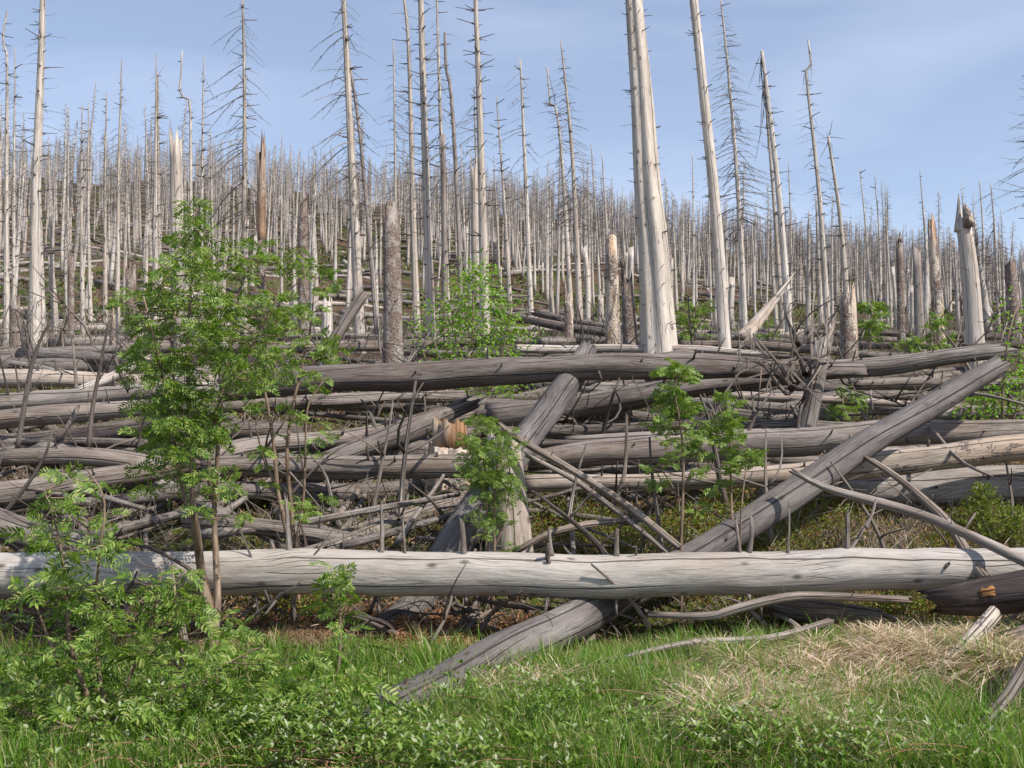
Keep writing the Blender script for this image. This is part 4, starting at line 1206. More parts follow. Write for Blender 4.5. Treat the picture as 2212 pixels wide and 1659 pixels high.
# ------------------------------------------------------------------ leaves in bulk
def leaflets(Pn, D, Nn, L, W, fold=.25):
    """pointed leaves from Pn along D with normal Nn: 6 verts, 2 quads each"""
    D = D / (np.linalg.norm(D, axis=1)[:, None] + 1e-9)
    S = np.cross(D, Nn); S /= (np.linalg.norm(S, axis=1)[:, None] + 1e-9)
    U = np.cross(S, D)
    L = np.broadcast_to(L, (len(Pn),))[:, None]; W = np.broadcast_to(W, (len(Pn),))[:, None]
    up = U * W * fold
    a = [Pn, Pn + D * L * .32 - S * W * .5 + up, Pn + D * L * .7 - S * W * .42 + up, Pn + D * L, Pn + D * L * .7 + S * W * .42 + up, Pn + D * L * .32 + S * W * .5 + up]
    V = np.stack(a, 1).reshape(-1, 3)
    b = np.arange(len(Pn))[:, None] * 6
    return V, np.concatenate([b + np.array([0, 1, 2, 3]), b + np.array([0, 3, 4, 5])])


def rand_unit(n):
    v = R.randn(n, 3)
    return v / np.linalg.norm(v, axis=1)[:, None]


def compound_leaf(name, L=.14, pairs=6, ll=.045, lw=.0165, droop=.35):
    """rowan leaf along +X with paired leaflets"""
    t = np.linspace(.22, 1, pairs)
    ax = lambda t: np.stack([t * L * (1 - .15 * t), 0 * t, L * (.12 * t - droop * t * t)], -1)
    Ps, Ds, Ns, Ls, Ws = [], [], [], [], []
    for k, tt in enumerate(t):
        p = ax(np.array([tt]))[0]
        for sgn in (-1, 1):
            a = math.radians(62 - 18 * k / pairs)
            Ps.append(p); Ds.append([math.cos(a), sgn * math.sin(a), -.18 + R.randn() * .12]); Ns.append([R.randn() * .15, R.randn() * .2, 1])
            Ls.append(ll * (.75 + .35 * math.sin(PI * (.2 + .7 * k / pairs))) * (.9 + .2 * R.rand())); Ws.append(lw)
    Ps.append(ax(np.array([1.]))[0]); Ds.append([1, 0, -.5]); Ns.append([0, 0, 1]); Ls.append(ll * .9); Ws.append(lw)
    V, Q = leaflets(np.array(Ps), np.array(Ds, float), np.array(Ns, float), np.array(Ls), np.array(Ws))
    n = len(V)
    r = ax(np.array([0, .4, .75, 1.])); w = np.array([0, .0012, 0])
    V = np.concatenate([V, r + w, r - w])
    E = np.array([[n + i, n + i + 1, n + 5 + i, n + 4 + i] for i in range(3)])
    return V, np.concatenate([Q, E])


CL = [compound_leaf('leaf', .165, 6, .054, .0165, .1 + .4 * R.rand()) for _ in range(6)]
CY = [compound_leaf('leaf', .085, 5, .032, .013, .05 + .25 * R.rand()) for _ in range(5)]
bx = rand_unit(1)
BV, BQ = leaflets(np.array([[0., 0, 0]]), np.array([[1., 0, -.2]]), np.array([[0., 0, 1]]), .042, .036)
MESHL = {}
for key, arr, mt in (('rowan', CL, M_ROWAN), ('young', CY, M_YOUNG), ('youngbright', CL, M_YOUNG)):
    MESHL[key] = []
    for V, Q in arr:
        m = big_mesh('leaf', V, [Q]); m.materials.append(mt); MESHL[key].append(m)
m = big_mesh('leaf', BV, [BQ]); m.materials.append(M_BIRCH); MESHL['birch'] = [m]
ARR = {'rowan': CL, 'young': CY, 'youngbright': CL, 'birch': [(BV, BQ)]}
MATL = {'rowan': M_ROWAN, 'young': M_YOUNG, 'youngbright': M_YOUNG, 'birch': M_BIRCH}

g = Geo()
for i in range(46):
    a = R.rand() * 6.28; rr = math.sqrt(R.rand())
    c = np.array([rr * math.cos(a), rr * math.sin(a), .25 * (1 - rr * rr) + .1 * R.rand()])
    w = .09
    g.add([c + [w, 0, 0], c + [0, w, 0], c - [w, 0, 0], c - [0, w, 0], c + [0, 0, w], c - [0, 0, w]], [(0, 1, 4), (1, 2, 4), (2, 3, 4), (3, 0, 4), (1, 0, 5), (2, 1, 5), (3, 2, 5), (0, 3, 5)])
FLW = g.mesh('flower_cluster'); FLW.materials.append(M_FLOWER)


def plant(label, cat, base, Y, stems, blobs, leaf='rowan', tw=.004, name='rowan', lscale=1., cluster=6, depth=.45, flowers=0, group=None, z0=None, smat=None, first=300):
    """shrub: stems as photo polylines [(u,v,w)...]; blobs (u,v,ru,rv,n) say where leaf tufts sit"""
    xb = (base - 1106) / F * Y
    org = np.array([xb, Y, gz(xb, Y) - .03 if z0 is None else z0])
    root = empty(name, org, label, cat, group)
    nodes = []
    smat = smat or M_STEM
    for st in stems:
        q = []
        dy = 0
        for k, (u, v, w) in enumerate(st):
            if k: dy += R.randn() * depth * .12
            p = P(u, v, Y + dy)
            q.append([*p, w / 2 * Y / F])
        q = np.array(q)
        if st[0][2] < 0 or abs(q[0][0] - org[0]) < .02: pass
        c = catmull(q, max(8, int(len(q) * 5)))
        c[:, 3] = np.maximum(c[:, 3], .0018)
        g = Geo()
        tube(g, c[:, :3] - org, c[:, 3], 7, .04)
        link('stem', g.mesh('stem'), root, smat)
        nodes.append(c[2:, :3])
    nodes = np.concatenate(nodes)
    leaves = []
    for (u, v, ru, rv, n) in blobs:
        for _ in range(n):
            a = R.rand() * 6.28; rr = math.sqrt(R.rand())
            T = P(u + ru * rr * math.cos(a), v + rv * rr * math.sin(a), Y + R.randn() * depth * .5)
            d = np.linalg.norm((nodes - T) * np.array([1, 1, 1.]), axis=1) + np.where(nodes[:, 2] > T[2] - .02, .5, 0)
            s = nodes[int(np.argmin(d))]
            if np.linalg.norm(T - s) < .02: continue
            mid = s * .5 + T * .5 + np.array([0, 0, -.08 * np.linalg.norm(T - s)])
            c = catmull(np.array([s, mid, T]), 6)
            g = Geo()
            ln = np.linalg.norm(T - s)
            tube(g, c - org, np.linspace(min(tw, .012 * ln + .0015), .0014, 6), 4, 0, (False, False))
            link('twig', g.mesh('twig'), root, smat)
            dirn = (T - mid) / (np.linalg.norm(T - mid) + 1e-9)
            m_ = cluster + R.randint(-1, 2)
            ph = R.rand() * 6.28
            for j in range(m_):
                aa = ph + j * 2.4
                out_ = -.75 + 1.2 * R.rand()
                tt = 1 - .38 * (j / m_) * R.rand()
                p = c[-1] * tt + s * (1 - tt) if tt < 1 else c[-1]
                p = np.array([np.interp(tt, np.linspace(0, 1, 6), c[:, q_]) for q_ in range(3)])
                dd = np.array([math.cos(aa), math.sin(aa), out_]) + dirn * .35
                if leaf == 'birch': p = p + R.randn(3) * .09
                leaves.append((p, dd / np.linalg.norm(dd), lscale * (.75 + .45 * R.rand())))
    R.shuffle(leaves) if False else None
    idx = R.permutation(len(leaves))
    ms = MESHL[leaf]
    rv_, rq_, nn = [], [], 0
    for c_, i in enumerate(idx):
        p, d, s = leaves[i]
        q = Vector(d).to_track_quat('X', 'Z')
        q = q @ Matrix.Rotation(R.rand() * 6.28 if leaf == 'birch' else R.randn() * .9, 4, 'X').to_quaternion()
        if c_ < first:
            o = link('leaf', ms[R.randint(len(ms))], root)
            o.matrix_basis = Matrix.LocRotScale(Vector(p - org), q, Vector((s, s, s)))
        else:
            V, Q = ARR[leaf][R.randint(len(ms))]
            Rm = np.array(q.to_matrix())
            rv_.append(V @ Rm.T * s + (p - org)); rq_.append(Q + nn); nn += len(V)
    if rv_:
        m = big_mesh('foliage', np.concatenate(rv_), [np.concatenate(rq_)])
        link('foliage', m, root, MATL[leaf], 'stuff')
    for k in range(flowers):
        p, d, s = leaves[R.randint(len(leaves))]
        o = link('flower_cluster', FLW, root)
        o.location = p - org + np.array([0, -.02, .03]); s = .035 + .015 * R.rand(); o.scale = (s, s, s * .9); o.rotation_euler = (R.randn() * .4, R.randn() * .4, R.rand() * 6)
    return root


# the large rowan
plant('tallest leafy rowan bush with twin shiny stems rising in front of the bleached trunk', 'rowan', 462, 7.9, [
    [(462, 1412, 24), (455, 1330, 21), (436, 1240, 19), (424, 1150, 18), (416, 1080, 13), (415, 980, 10), (408, 860, 10), (405, 760, 8), (412, 640, 6), (420, 520, 4), (425, 440, 3)],
    [(460, 1395, 20), (470, 1300, 16), (466, 1200, 14), (463, 1100, 12), (470, 980, 10), (478, 860, 10), (500, 740, 7), (520, 620, 5), (545, 560, 3)],
    [(424, 1150, 10), (395, 1060, 9), (380, 980, 8), (360, 860, 6), (335, 740, 5), (310, 640, 4)],
    [(452, 1050, 8), (455, 950, 7), (490, 840, 7), (560, 720, 5), (600, 640, 3)],
    [(415, 1000, 8), (395, 900, 7), (370, 780, 6), (380, 650, 4), (372, 560, 3)]],
    [(430, 620, 120, 85, 36), (360, 720, 105, 110, 32), (510, 690, 105, 110, 34), (430, 790, 165, 95, 36), (340, 880, 75, 80, 22), (400, 920, 70, 90, 16), (480, 900, 80, 60, 8), (415, 490, 50, 75, 12), (540, 540, 60, 40, 9), (640, 680, 45, 60, 4), (390, 1000, 50, 70, 8), (300, 660, 60, 60, 8), (440, 960, 60, 60, 8), (340, 1010, 50, 60, 6), (420, 1060, 60, 50, 6), (600, 800, 40, 60, 3), (500, 1080, 40, 70, 4), (350, 950, 60, 50, 7), (660, 560, 35, 30, 2)],
    'rowan', .006, lscale=.78, cluster=5, depth=.8, flowers=12)
plant('broad rowan bush with cream flower heads in the near left corner', 'rowan', 215, 6.5, [
    [(215, 1575, 12), (180, 1480, 11), (150, 1380, 9), (140, 1250, 7), (120, 1130, 5), (95, 1060, 3)],
    [(240, 1580, 11), (215, 1460, 9), (205, 1330, 8), (215, 1200, 6), (225, 1080, 4), (185, 1010, 3)],
    [(200, 1560, 8), (130, 1440, 7), (90, 1340, 5), (60, 1260, 3)],
    [(235, 1560, 8), (290, 1440, 7), (330, 1330, 5), (350, 1230, 3)]],
    [(120, 1190, 100, 100, 13), (190, 1290, 110, 90, 16), (90, 1330, 80, 80, 8), (180, 1060, 70, 60, 8), (260, 1150, 60, 70, 5), (190, 1420, 140, 80, 11), (60, 1440, 60, 70, 5), (230, 1530, 130, 60, 9), (60, 1560, 80, 60, 6), (330, 1290, 60, 60, 5)],
    'rowan', .005, lscale=.88, cluster=4, depth=.6, flowers=14)
plant('low sprawling rowan with a brown stem in front of the twin stemmed bush', 'rowan', 395, 6.4, [
    [(395, 1600, 11), (397, 1500, 10), (392, 1400, 8), (380, 1300, 6), (372, 1220, 4)],
    [(395, 1560, 8), (440, 1480, 6), (500, 1430, 4), (560, 1400, 3)],
    [(392, 1450, 6), (350, 1400, 5), (310, 1360, 3)]],
    [(380, 1290, 70, 60, 10), (330, 1400, 80, 60, 9), (500, 1430, 100, 50, 14), (440, 1530, 110, 60, 14), (620, 1430, 90, 45, 8), (540, 1560, 100, 50, 10), (330, 1500, 80, 60, 9), (400, 1600, 120, 40, 9), (270, 1420, 60, 50, 5), (460, 1360, 60, 40, 6)],
    'rowan', .004, lscale=.85, cluster=4, depth=.55, flowers=5)
plant('single slender rowan sapling standing alone before the bleached trunk', 'rowan', 722, 7.3, [
    [(722, 1500, 7), (735, 1400, 6), (735, 1300, 5), (745, 1220, 3)]],
    [(725, 1300, 55, 35, 5), (748, 1235, 30, 25, 3), (745, 1380, 50, 30, 3)], 'rowan', .003, lscale=1.0, cluster=4, depth=.2, first=300)
plant('sparse many stemmed rowan growing just behind the bleached trunk', 'rowan', 640, 9.1, [
    [(640, 1340, 12), (628, 1200, 12), (615, 1130, 10), (600, 1060, 9), (590, 950, 8), (575, 860, 6), (560, 800, 4)],
    [(645, 1340, 11), (635, 1195, 11), (630, 1100, 9), (620, 980, 8), (632, 880, 7), (650, 800, 6), (672, 700, 4), (680, 600, 3)],
    [(648, 1340, 8), (640, 1195, 8), (655, 1080, 6), (660, 980, 5), (665, 880, 4), (700, 820, 3)],
    [(600, 1060, 6), (570, 990, 5), (552, 920, 3)]],
    [(665, 620, 60, 70, 14), (640, 730, 80, 70, 15), (680, 800, 45, 40, 6), (580, 850, 50, 45, 6), (650, 950, 60, 60, 8), (580, 1020, 40, 50, 5), (620, 1100, 50, 40, 5), (695, 1080, 25, 30, 2)],
    'young', .004, lscale=1.1, cluster=5, depth=.35)
plant('dense bright young rowan in front of the cream broken stump', 'rowan', 1060, 9.2, [
    [(1058, 1330, 6), (1050, 1215, 6), (1052, 1120, 6), (1048, 1020, 5), (1035, 950, 4), (1025, 915, 3)],
    [(1064, 1330, 6), (1068, 1215, 6), (1068, 1120, 5), (1072, 1020, 4), (1085, 960, 3)],
    [(1060, 1330, 5), (1060, 1215, 5), (1085, 1140, 4), (1100, 1070, 3)]],
    [(1035, 930, 34, 40, 16), (1055, 1000, 58, 45, 34), (1070, 1060, 52, 45, 30), (1015, 1010, 34, 30, 8), (1060, 1120, 40, 40, 14), (1095, 960, 30, 35, 8), (1100, 1185, 25, 14, 3)],
    'youngbright', .003, lscale=.6, cluster=5, depth=.3)
plant('tall sparse young rowan before the knotted pale trunk', 'rowan', 1475, 9.2, [
    [(1472, 1330, 7), (1470, 1200, 7), (1474, 1100, 7), (1476, 1000, 6), (1470, 920, 5), (1458, 850, 4), (1465, 800, 3)],
    [(1474, 1060, 4), (1500, 1000, 3), (1515, 960, 3)],
    [(1475, 1090, 4), (1440, 1030, 3), (1420, 1010, 3)]],
    [(1462, 810, 38, 30, 15), (1455, 870, 50, 38, 20), (1450, 925, 46, 32, 11), (1500, 930, 35, 30, 8), (1485, 980, 34, 28, 7), (1430, 1020, 25, 30, 4), (1515, 1010, 18, 20, 2), (1510, 1090, 25, 18, 2)],
    'young', .003, lscale=1.15, cluster=5, depth=.3)
plant('shorter forked young rowan right of the tall sparse one', 'rowan', 1588, 9.3, [
    [(1588, 1320, 6), (1585, 1185, 6), (1580, 1090, 5), (1578, 1000, 4), (1575, 930, 4), (1572, 870, 3)],
    [(1592, 1320, 5), (1598, 1185, 5), (1602, 1090, 4), (1612, 1010, 3), (1618, 975, 3)]],
    [(1575, 880, 24, 32, 11), (1575, 940, 30, 36, 14), (1580, 1000, 26, 26, 6), (1617, 985, 26, 20, 7), (1555, 1050, 20, 14, 2)],
    'young', .003, lscale=1.1, cluster=5, depth=.25)
plant('leafy young birch growing behind the thick spanning trunk', 'birch', 1020, 15.9, [
    [(1015, 960, 7), (1018, 840, 6), (1020, 740, 5), (1022, 660, 4), (1020, 590, 3)],
    [(1005, 950, 5), (985, 840, 4), (960, 740, 3), (955, 660, 2)],
    [(1030, 950, 5), (1060, 840, 4), (1090, 740, 3), (1105, 650, 2)],
    [(1010, 900, 4), (930, 800, 3), (905, 720, 2)]],
    [(1020, 630, 60, 60, 34), (1025, 600, 40, 40, 12), (1030, 710, 85, 75, 52), (955, 715, 60, 80, 34), (1080, 720, 70, 60, 34), (1030, 850, 115, 45, 60), (960, 800, 70, 30, 18), (1110, 660, 30, 40, 6), (1010, 900, 70, 30, 16), (900, 900, 50, 30, 6)],
    'birch', .004, 'birch', lscale=1.1, cluster=14, depth=.9, group=None)
plant('leafy green shrub overhanging the upper end of the slate leaning trunk', 'shrub', 2170, 12.3, [
    [(2170, 960, 7), (2165, 880, 6), (2170, 800, 5), (2180, 720, 4), (2200, 650, 3)], [(2175, 950, 6), (2200, 870, 5), (2230, 780, 4)], [(2165, 940, 5), (2130, 880, 4), (2110, 840, 3)]],
    [(2170, 850, 65, 60, 36), (2110, 880, 50, 30, 14), (2215, 760, 50, 60, 16), (2180, 700, 40, 50, 9), (2240, 850, 50, 60, 18)], 'birch', .004, 'leafy_shrub', lscale=1.1, cluster=8, depth=.6)
plant('small dark green bush in the debris beside the bristling stem', 'shrub', 1820, 13.2, [
    [(1820, 920, 5), (1822, 880, 4), (1815, 840, 3)]], [(1822, 880, 38, 32, 14), (1840, 850, 28, 22, 6)], 'young', .003, 'leafy_shrub', lscale=1.2, cluster=5, depth=.3)
plant('low tangle of rowan shoots sprawling among the brambles in the near corner', 'rowan', 330, 6.0, [
    [(330, 1700, 10), (250, 1620, 8), (150, 1570, 6), (60, 1540, 4)], [(340, 1700, 9), (420, 1620, 7), (520, 1570, 5), (600, 1540, 3)], [(335, 1700, 8), (320, 1620, 6), (330, 1540, 4)]],
    [(100, 1560, 130, 70, 16), (330, 1560, 120, 60, 14), (560, 1520, 130, 60, 16), (720, 1470, 90, 40, 7), (820, 1560, 60, 40, 4)], 'rowan', .004, lscale=.9, cluster=4, depth=.5, flowers=2)
for lab, u, v, ru, rv, n, Y, lf, sc in (
        ('narrow bright green bush behind the shaggy stump at the forest edge', 1880, 690, 26, 45, 22, 20, 'young', 2.0),
        ('low green bush between two broken columns', 1960, 742, 30, 18, 10, 19, 'young', 1.7),
        ('dark green bush before the bleached bark column', 2020, 710, 32, 45, 18, 20, 'young', 1.7),
        ('loose green sapling behind the cream pole tree', 1500, 690, 36, 45, 18, 20, 'young', 1.9),
        ('little green bush left of the cream pole foot', 1478, 690, 14, 40, 6, 21, 'young', 1.8),
        ('low leafy sprig over the forest edge trunk', 720, 770, 36, 26, 12, 13.5, 'young', 1.5),
        ('small leafy sprig on the far trunk near the skirted tree', 1660, 715, 22, 22, 6, 20, 'young', 1.6)):
    plant(lab, 'bush', u, Y, [[(u, v + rv + 40, 4), (u, v + rv * .4, 3), (u + 3, v - rv * .7, 2)]], [(u, v, ru, rv, n)], lf, .004, 'green_bush', lscale=sc, cluster=5, depth=.5)

# bare leaning saplings at the left
for lab, pts in (('bare lichen flecked sapling forking low in front of the cream trunk', [[(38, 970, 12), (52, 880, 11), (66, 800, 10), (85, 740, 7), (110, 690, 4)], [(66, 800, 7), (58, 730, 5), (50, 690, 3)], [(75, 770, 5), (60, 700, 3), (62, 640, 2)]]),
                 ('bare dark sapling standing straight beside the pale slanting limb', [[(190, 970, 11), (200, 880, 10), (215, 800, 8), (226, 740, 6), (237, 690, 3)], [(208, 830, 5), (240, 780, 3), (262, 760, 2)]])):
    Y = 11.6
    xb = (pts[0][0][0] - 1106) / F * Y
    org = P(pts[0][0][0], pts[0][0][1], Y)
    root = empty('bare_sapling', org, lab, 'sapling')
    for k, st in enumerate(pts):
        q = np.array([[*P(u, v, Y), w / 2 * Y / F] for u, v, w in st])
        c = catmull(q, 14)
        g = Geo(); tube(g, c[:, :3] - org, c[:, 3], 8, .1)
        link('stem', g.mesh('stem'), root, M_STUB)
        for j in range(14):
            i = R.randint(3, 13); l = .12 + .3 * R.rand(); a = R.rand() * 6.28
            b = link('branch', BR['up'][R.randint(4)], root)
            orient(b, c[i, :3] - org, xdir=(math.cos(a), math.sin(a) * .5, .7 + .5 * R.rand()), scale=l)

# young spruces
def young_spruce(label, u, v, Y, H, W, n=70):
    p = P(u, v, Y)
    root = empty('young_spruce', p, label, 'spruce')
    g = Geo(); tube(g, np.array([[0, 0, 0], [0, 0, H * .5], [.01, 0, H]]), np.array([.012, .008, .003]), 6)
    link('trunk', g.mesh('trunk'), root, M_STEM)
    for k in range(n):
        h = .08 + .9 * k / n
        L = W * (1 - h) ** .8 * (.7 + .5 * R.rand()) + .04
        a = k * 2.4
        m_ = int(26 + L * 160)
        t = R.rand(m_)
        d = np.array([math.cos(a), math.sin(a), .35])
        Pp = np.outer(t * L, d) + [0, 0, H * h]
        D = d * .7 + rand_unit(m_) * .9
        V, Q = leaflets(Pp, D, rand_unit(m_), .03, .007, 0)
        m = big_mesh('branch', V, [Q])
        link('branch', m, root, M_SPRUCE)


young_spruce('young spruce with upswept yellow green shoots below the massive brown trunk', 2125, 1180, 10.1, .58, .34)
young_spruce('smaller young spruce at the margin beside the upswept one', 2200, 1195, 10.0, .42, .36, 50)

# ------------------------------------------------------------------ ground cover
def region_points(n, polys_w):
    """scatter in (s,Y) boxes: list of (u0,u1,Y0,Y1,weight)"""
    w = np.array([p[4] for p in polys_w], float); w /= w.sum()
    k = R.choice(len(w), n, p=w)
    a = np.array([p[:4] for p in polys_w])[k]
    Y = a[:, 2] + (a[:, 3] - a[:, 2]) * R.rand(n)
    u = a[:, 0] + (a[:, 1] - a[:, 0]) * R.rand(n)
    return (u - 1106) / F * Y, Y


def clump(x, y, sc, seed):
    return .5 + .25 * (np.sin(x * sc + seed) * np.sin(y * sc * 1.3 + seed * 2) + np.sin(x * sc * 2.3 - y * sc * 1.7 + seed * 3)) + .25 * np.sin(x * sc * .6 + y * sc * .8 + seed)


def blades(name, label, x, y, l, w, lean, mat, droop=.25, z=None, az=None, hw=None):
    n = len(x)
    z = ground(x, y) - .01 if z is None else z
    a = R.rand(n) * 6.28 if az is None else az
    D = np.stack([np.cos(a), np.sin(a), 0 * a], -1)
    S = np.stack([-np.sin(a + R.randn(n) * .8), np.cos(a + R.randn(n) * .8), 0 * a], -1)
    p0 = np.stack([x, y, z], -1)
    lean = lean[:, None]; l = l[:, None]; w = w[:, None]
    def at(t): return p0 + D * (lean * l * (t * .25 + t * t * .75)) + np.array([0, 0, 1.]) * l * (t * (1 - .35 * lean) - droop * lean * t ** 3)
    vs = [p0 - S * w * .5, p0 + S * w * .5]
    for t, k in ((.4, .48), (.75, .34)):
        vs += [at(t) - S * w * k, at(t) + S * w * k]
    vs += [at(1.)]
    V = np.stack(vs, 1).reshape(-1, 3)
    b = np.arange(n)[:, None] * 7
    Q = np.concatenate([b + np.array([0, 1, 3, 2]), b + np.array([2, 3, 5, 4])])
    T = b + np.array([4, 5, 6])
    m = big_mesh(name, V, [Q, T])
    o = link(name, m, None, mat)
    return tag(o, label, 'grass', None, 'stuff')


# green grass
x, y = region_points(135000, [(560, 2300, 5.3, 7.4, 10), (-60, 700, 5.3, 6.9, 3.0), (-60, 620, 6.6, 8.3, 2.2), (600, 1700, 7.1, 8.0, 3.5), (1600, 1980, 7.3, 8.4, 4.5), (1700, 2250, 6.6, 8.2, 4.5), (1250, 1500, 7.9, 8.3, .3)])
c = clump(x, y, 2.6, 1.3)
dryz = 1.2 * np.exp(-(((x - 2.5) / 1.0) ** 2 + ((y - 7.35) / .8) ** 2)) + .8 * np.exp(-(((x - 1.35) / .5) ** 2 + ((y - 7.2) / .35) ** 2)) + .6 * np.exp(-(((x - 1.7) / .35) ** 2 + ((y - 6.3) / .4) ** 2))
under = (y < 6.4) & (clump(x, y, 4.2, 4) > .45)
keep = (R.rand(len(x)) < np.where(under, .5, 1.) * np.clip(c * 1.5, .15, 1)) & (R.rand(len(x)) > dryz * .92)
x, y, c = x[keep], y[keep], c[keep]
blades('green_grass', 'lush bright green grass in the foreground', x, y, (.10 + .20 * R.rand(len(x))) * (.6 + .6 * c), .0042 + .003 * R.rand(len(x)), .15 + .75 * R.rand(len(x)) ** 1.5, M_GRASS)
# tussocks of longer grass
tx, ty = region_points(420, [(900, 1750, 5.6, 7.9, 10), (1750, 2230, 6.6, 8.1, 3.2), (1750, 2200, 5.6, 6.7, 3), (300, 900, 5.5, 6.6, 2)])
nb = 70
x = np.repeat(tx, nb) + R.randn(420 * nb) * .045; y = np.repeat(ty, nb) + R.randn(420 * nb) * .045
a = np.arctan2(y - np.repeat(ty, nb), x - np.repeat(tx, nb))
blades('grass_tussocks', 'taller tufts of fresh green grass', x, y, .22 + .26 * R.rand(len(x)), .004 + .0035 * R.rand(len(x)), .25 + .8 * R.rand(len(x)), M_GRASS, .35, az=a + R.randn(len(x)) * .4)

# straw coloured grass
x, y = region_points(42000, [(1500, 2260, 6.4, 8.35, 10), (1350, 1750, 6.9, 7.9, 2.2), (1500, 1900, 5.9, 7.0, 1.6), (2050, 2260, 6, 7, 1.5)])
dryz = 1.1 * np.exp(-(((x - 2.6) / 1.1) ** 2 + ((y - 7.5) / .95) ** 2)) + .7 * np.exp(-(((x - 1.35) / .45) ** 2 + ((y - 7.2) / .3) ** 2)) + .55 * np.exp(-(((x - 1.7) / .35) ** 2 + ((y - 6.3) / .4) ** 2))
keep = R.rand(len(x)) < dryz * 1.6 * np.clip(clump(x, y, 4, 5) * 1.6, .1, 1)
x, y = x[keep], y[keep]
cl = np.floor(x * 3.5) * 1.7 + np.floor(y * 3.5) * 2.9
blades('straw_grass', 'matted straw coloured dead grass in the foreground', x, y, .15 + .25 * R.rand(len(x)), .004 + .004 * R.rand(len(x)), .7 + 1.0 * R.rand(len(x)), M_DRY, .55, az=cl + R.randn(len(x)) * .9 + -1.2)
cn = 120
tx, ty = region_points(cn, [(1760, 2230, 7.0, 8.1, 8), (1500, 1800, 6.7, 7.7, 3), (1480, 1900, 5.9, 6.9, 2.6), (1000, 1300, 6.9, 7.3, .6)])
nb = 240
a = R.rand(cn * nb) * 6.28
rr = .05 + .05 * R.rand(cn * nb)
x = np.repeat(tx, nb) + rr * np.cos(a); y = np.repeat(ty, nb) + rr * np.sin(a)
blades('straw_tussocks', 'shaggy arching tufts of straw coloured grass', x, y, .24 + .28 * R.rand(len(x)), .0045 + .005 * R.rand(len(x)), .7 + 1.0 * R.rand(len(x)), M_DRY, .5, z=ground(x, y) + .02 + .08 * np.repeat(R.rand(cn), nb), az=a * .8 - .9 + R.randn(len(x)) * .5)
# brown dead grass and rust litter under the trunk
x, y = region_points(11000, [(420, 860, 8.35, 9.2, 5), (-20, 420, 8.2, 9.0, 2), (1250, 1700, 8.3, 8.9, 1), (600, 900, 7.6, 8.2, .5)])
keep = R.rand(len(x)) < np.clip(clump(x, y, 3.3, 2) * 1.3, .1, 1)
x, y = x[keep], y[keep]
blades('brown_dead_grass', 'limp brown dead grass hanging under the bleached trunk', x, y, .09 + .16 * R.rand(len(x)), .003 + .003 * R.rand(len(x)), .7 + .9 * R.rand(len(x)), M_BROWNG, .6, az=-1.57 + R.randn(len(x)) * .8)
x, y = region_points(26000, [(850, 1260, 8.25, 9.2, 6), (-60, 2260, 8.4, 12.5, 6), (-60, 2260, 12.5, 18, 3), (400, 900, 8.8, 10, 1)])
n = len(x)
p = np.stack([x, y, ground(x, y) + .01 + .08 * R.rand(n) ** 2], -1)
V, Q = leaflets(p, rand_unit(n) * np.array([1, 1, .5]), rand_unit(n), .03 + .08 * R.rand(n), .006 + .01 * R.rand(n))
o = link('rusty_litter', big_mesh('rusty_litter', V, [Q]), None, M_RUST)
tag(o, 'rust brown dead needles and bracken litter between the trunks', 'litter', None, 'stuff')

# bilberry and moss
x, y = region_points(84000, [(1480, 2260, 8.95, 11.2, 10), (1130, 1480, 9.3, 10.8, 2.5), (430, 1050, 9.2, 11, 1.4), (1100, 2250, 11.5, 16, 2.6), (0, 1100, 11.5, 17, 2.6), (560, 700, 9, 9.4, .4)])
c = clump(x, y, 2.1, 8)
keep = R.rand(len(x)) < np.clip(c * 1.8 - .1, .1, 1)
x, y, c = x[keep], y[keep], c[keep]
n = len(x)
hgt = (.05 + .20 * c) * R.rand(n) ** .5
p = np.stack([x, y, ground(x, y) + hgt], -1)
V, Q = leaflets(p, rand_unit(n) + [0, 0, .5], rand_unit(n) + [0, -.3, .8], .016 + .014 * R.rand(n), .009 + .008 * R.rand(n))
o = link('bilberry', big_mesh('bilberry', V, [Q]), None, M_HEATH)
tag(o, 'low olive green bilberry cover behind the bleached trunk', 'bilberry', None, 'stuff')
x, y = region_points(2600, [(1500, 2260, 8.95, 10.6, 10), (1100, 1480, 9.2, 10.2, 1)])
blades('heath_grass', 'wispy straw grass among the bilberries', x, y, .12 + .22 * R.rand(len(x)), .003 + .002 * R.rand(len(x)), .3 + .8 * R.rand(len(x)), M_DRY)
# hillside green patches as low cover
n = 110000
Y = np.sqrt(30 ** 2 + R.rand(n) * (215 ** 2 - 30 ** 2)); s = -.58 + 1.16 * R.rand(n); x = s * Y
c = clump(x, Y, .16, 3) * .7 + clump(x, Y, .5, 1) * .3
keep = c > .56
x, Y = x[keep], Y[keep]; n = len(x)
p = np.stack([x, Y, ground(x, Y) + .35 * R.rand(n)], -1)
V, Q = leaflets(p, rand_unit(n) + [0, 0, .6], rand_unit(n) + [0, -.4, .6], .12 + .25 * R.rand(n) + Y * .001, .1 + .15 * R.rand(n))
M_HILL = leaf_mat('hill_scrub', (.055, .085, .014), (.12, .145, .03), .15, (.11, .06, .03))
o = link('hillside_scrub', big_mesh('hillside_scrub', V, [Q]), None, M_HILL)
tag(o, 'patches of low green scrub over the far hillside', 'scrub', None, 'stuff')

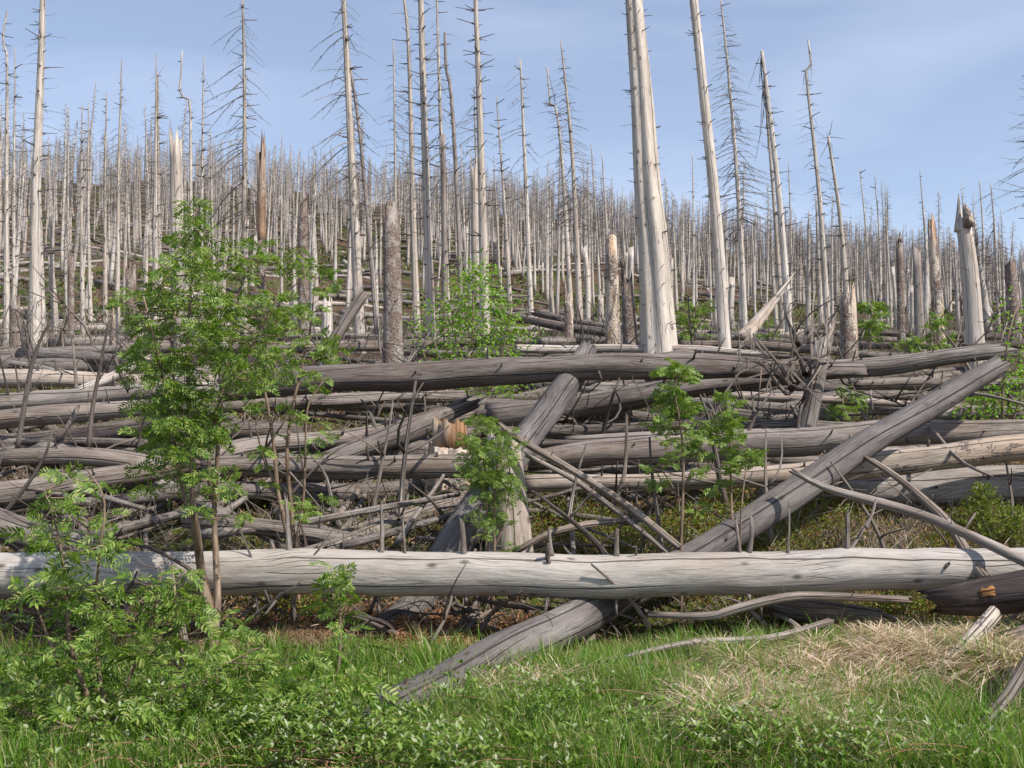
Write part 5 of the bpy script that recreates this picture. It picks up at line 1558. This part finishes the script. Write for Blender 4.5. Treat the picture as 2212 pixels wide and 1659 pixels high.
# brambles
x, y = region_points(4600, [(560, 1250, 5.3, 6.3, 8), (1250, 1900, 5.3, 5.9, 3), (-60, 600, 5.3, 6.0, 2.6), (-60, 600, 6.0, 7.8, 2.4), (600, 1250, 6.2, 7.0, 2.2), (1250, 1750, 6.3, 6.8, .5), (1900, 2250, 5.3, 5.8, .4)])
c = clump(x, y, 4.2, 4)
near_log = (np.abs((y - 6.45) - (x + .73) * .78) < .22) & (x > -.6) & (x < .6)
keep = (R.rand(len(x)) < np.clip(c * 2.1 - .45, .04, 1)) & (~near_log | (R.rand(len(x)) < .25))
x, y = x[keep], y[keep]
k = len(x)
hz_ = ground(x, y) + .05 + .30 * R.rand(k) * np.clip(1.4 - (y - 5.3) * .35, .4, 1)
ctr = np.stack([x, y, hz_], -1)
upd = rand_unit(k) * .35 + [0, 0, 1]
Ps, Ds, Ns, Ls, Ws = [], [], [], [], []
for j in range(5):
    a = R.rand(k) * 6.28
    el = .05 + .9 * R.rand(k)
    d = np.stack([np.cos(a), np.sin(a), el], -1) + upd * .2
    Ps.append(ctr + d * .004); Ds.append(d); Ns.append(np.stack([-np.cos(a) * el, -np.sin(a) * el, 1 + 0 * a], -1) + rand_unit(k) * .3)
    Ls.append(.022 + .03 * R.rand(k)); Ws.append(.009 + .013 * R.rand(k))
V, Q = leaflets(np.concatenate(Ps), np.concatenate(Ds), np.concatenate(Ns), np.concatenate(Ls), np.concatenate(Ws))
o = link('bramble_undergrowth', big_mesh('bramble_undergrowth', V, [Q]), None, M_BRAMBLE)
tag(o, 'raspberry and bramble undergrowth with silvery young leaves', 'brambles', None, 'stuff')
g = Geo()
for i in range(170):
    j = R.randint(k)
    a = R.rand() * 6.28; l = .3 + .5 * R.rand()
    p0 = np.array([x[j], y[j], gz(x[j], y[j])])
    t = np.linspace(0, 1, 9)[:, None]
    pts = p0 + np.hstack([math.cos(a) * l * t + .02 * np.sin(t * 9), math.sin(a) * l * .6 * t, .05 + l * (.6 * t - .5 * t * t)])
    tube(g, pts, .003 * (1 - .5 * t[:, 0]), 4)
b = link('cane', g.mesh('cane'), o, M_CANE, 'stuff')
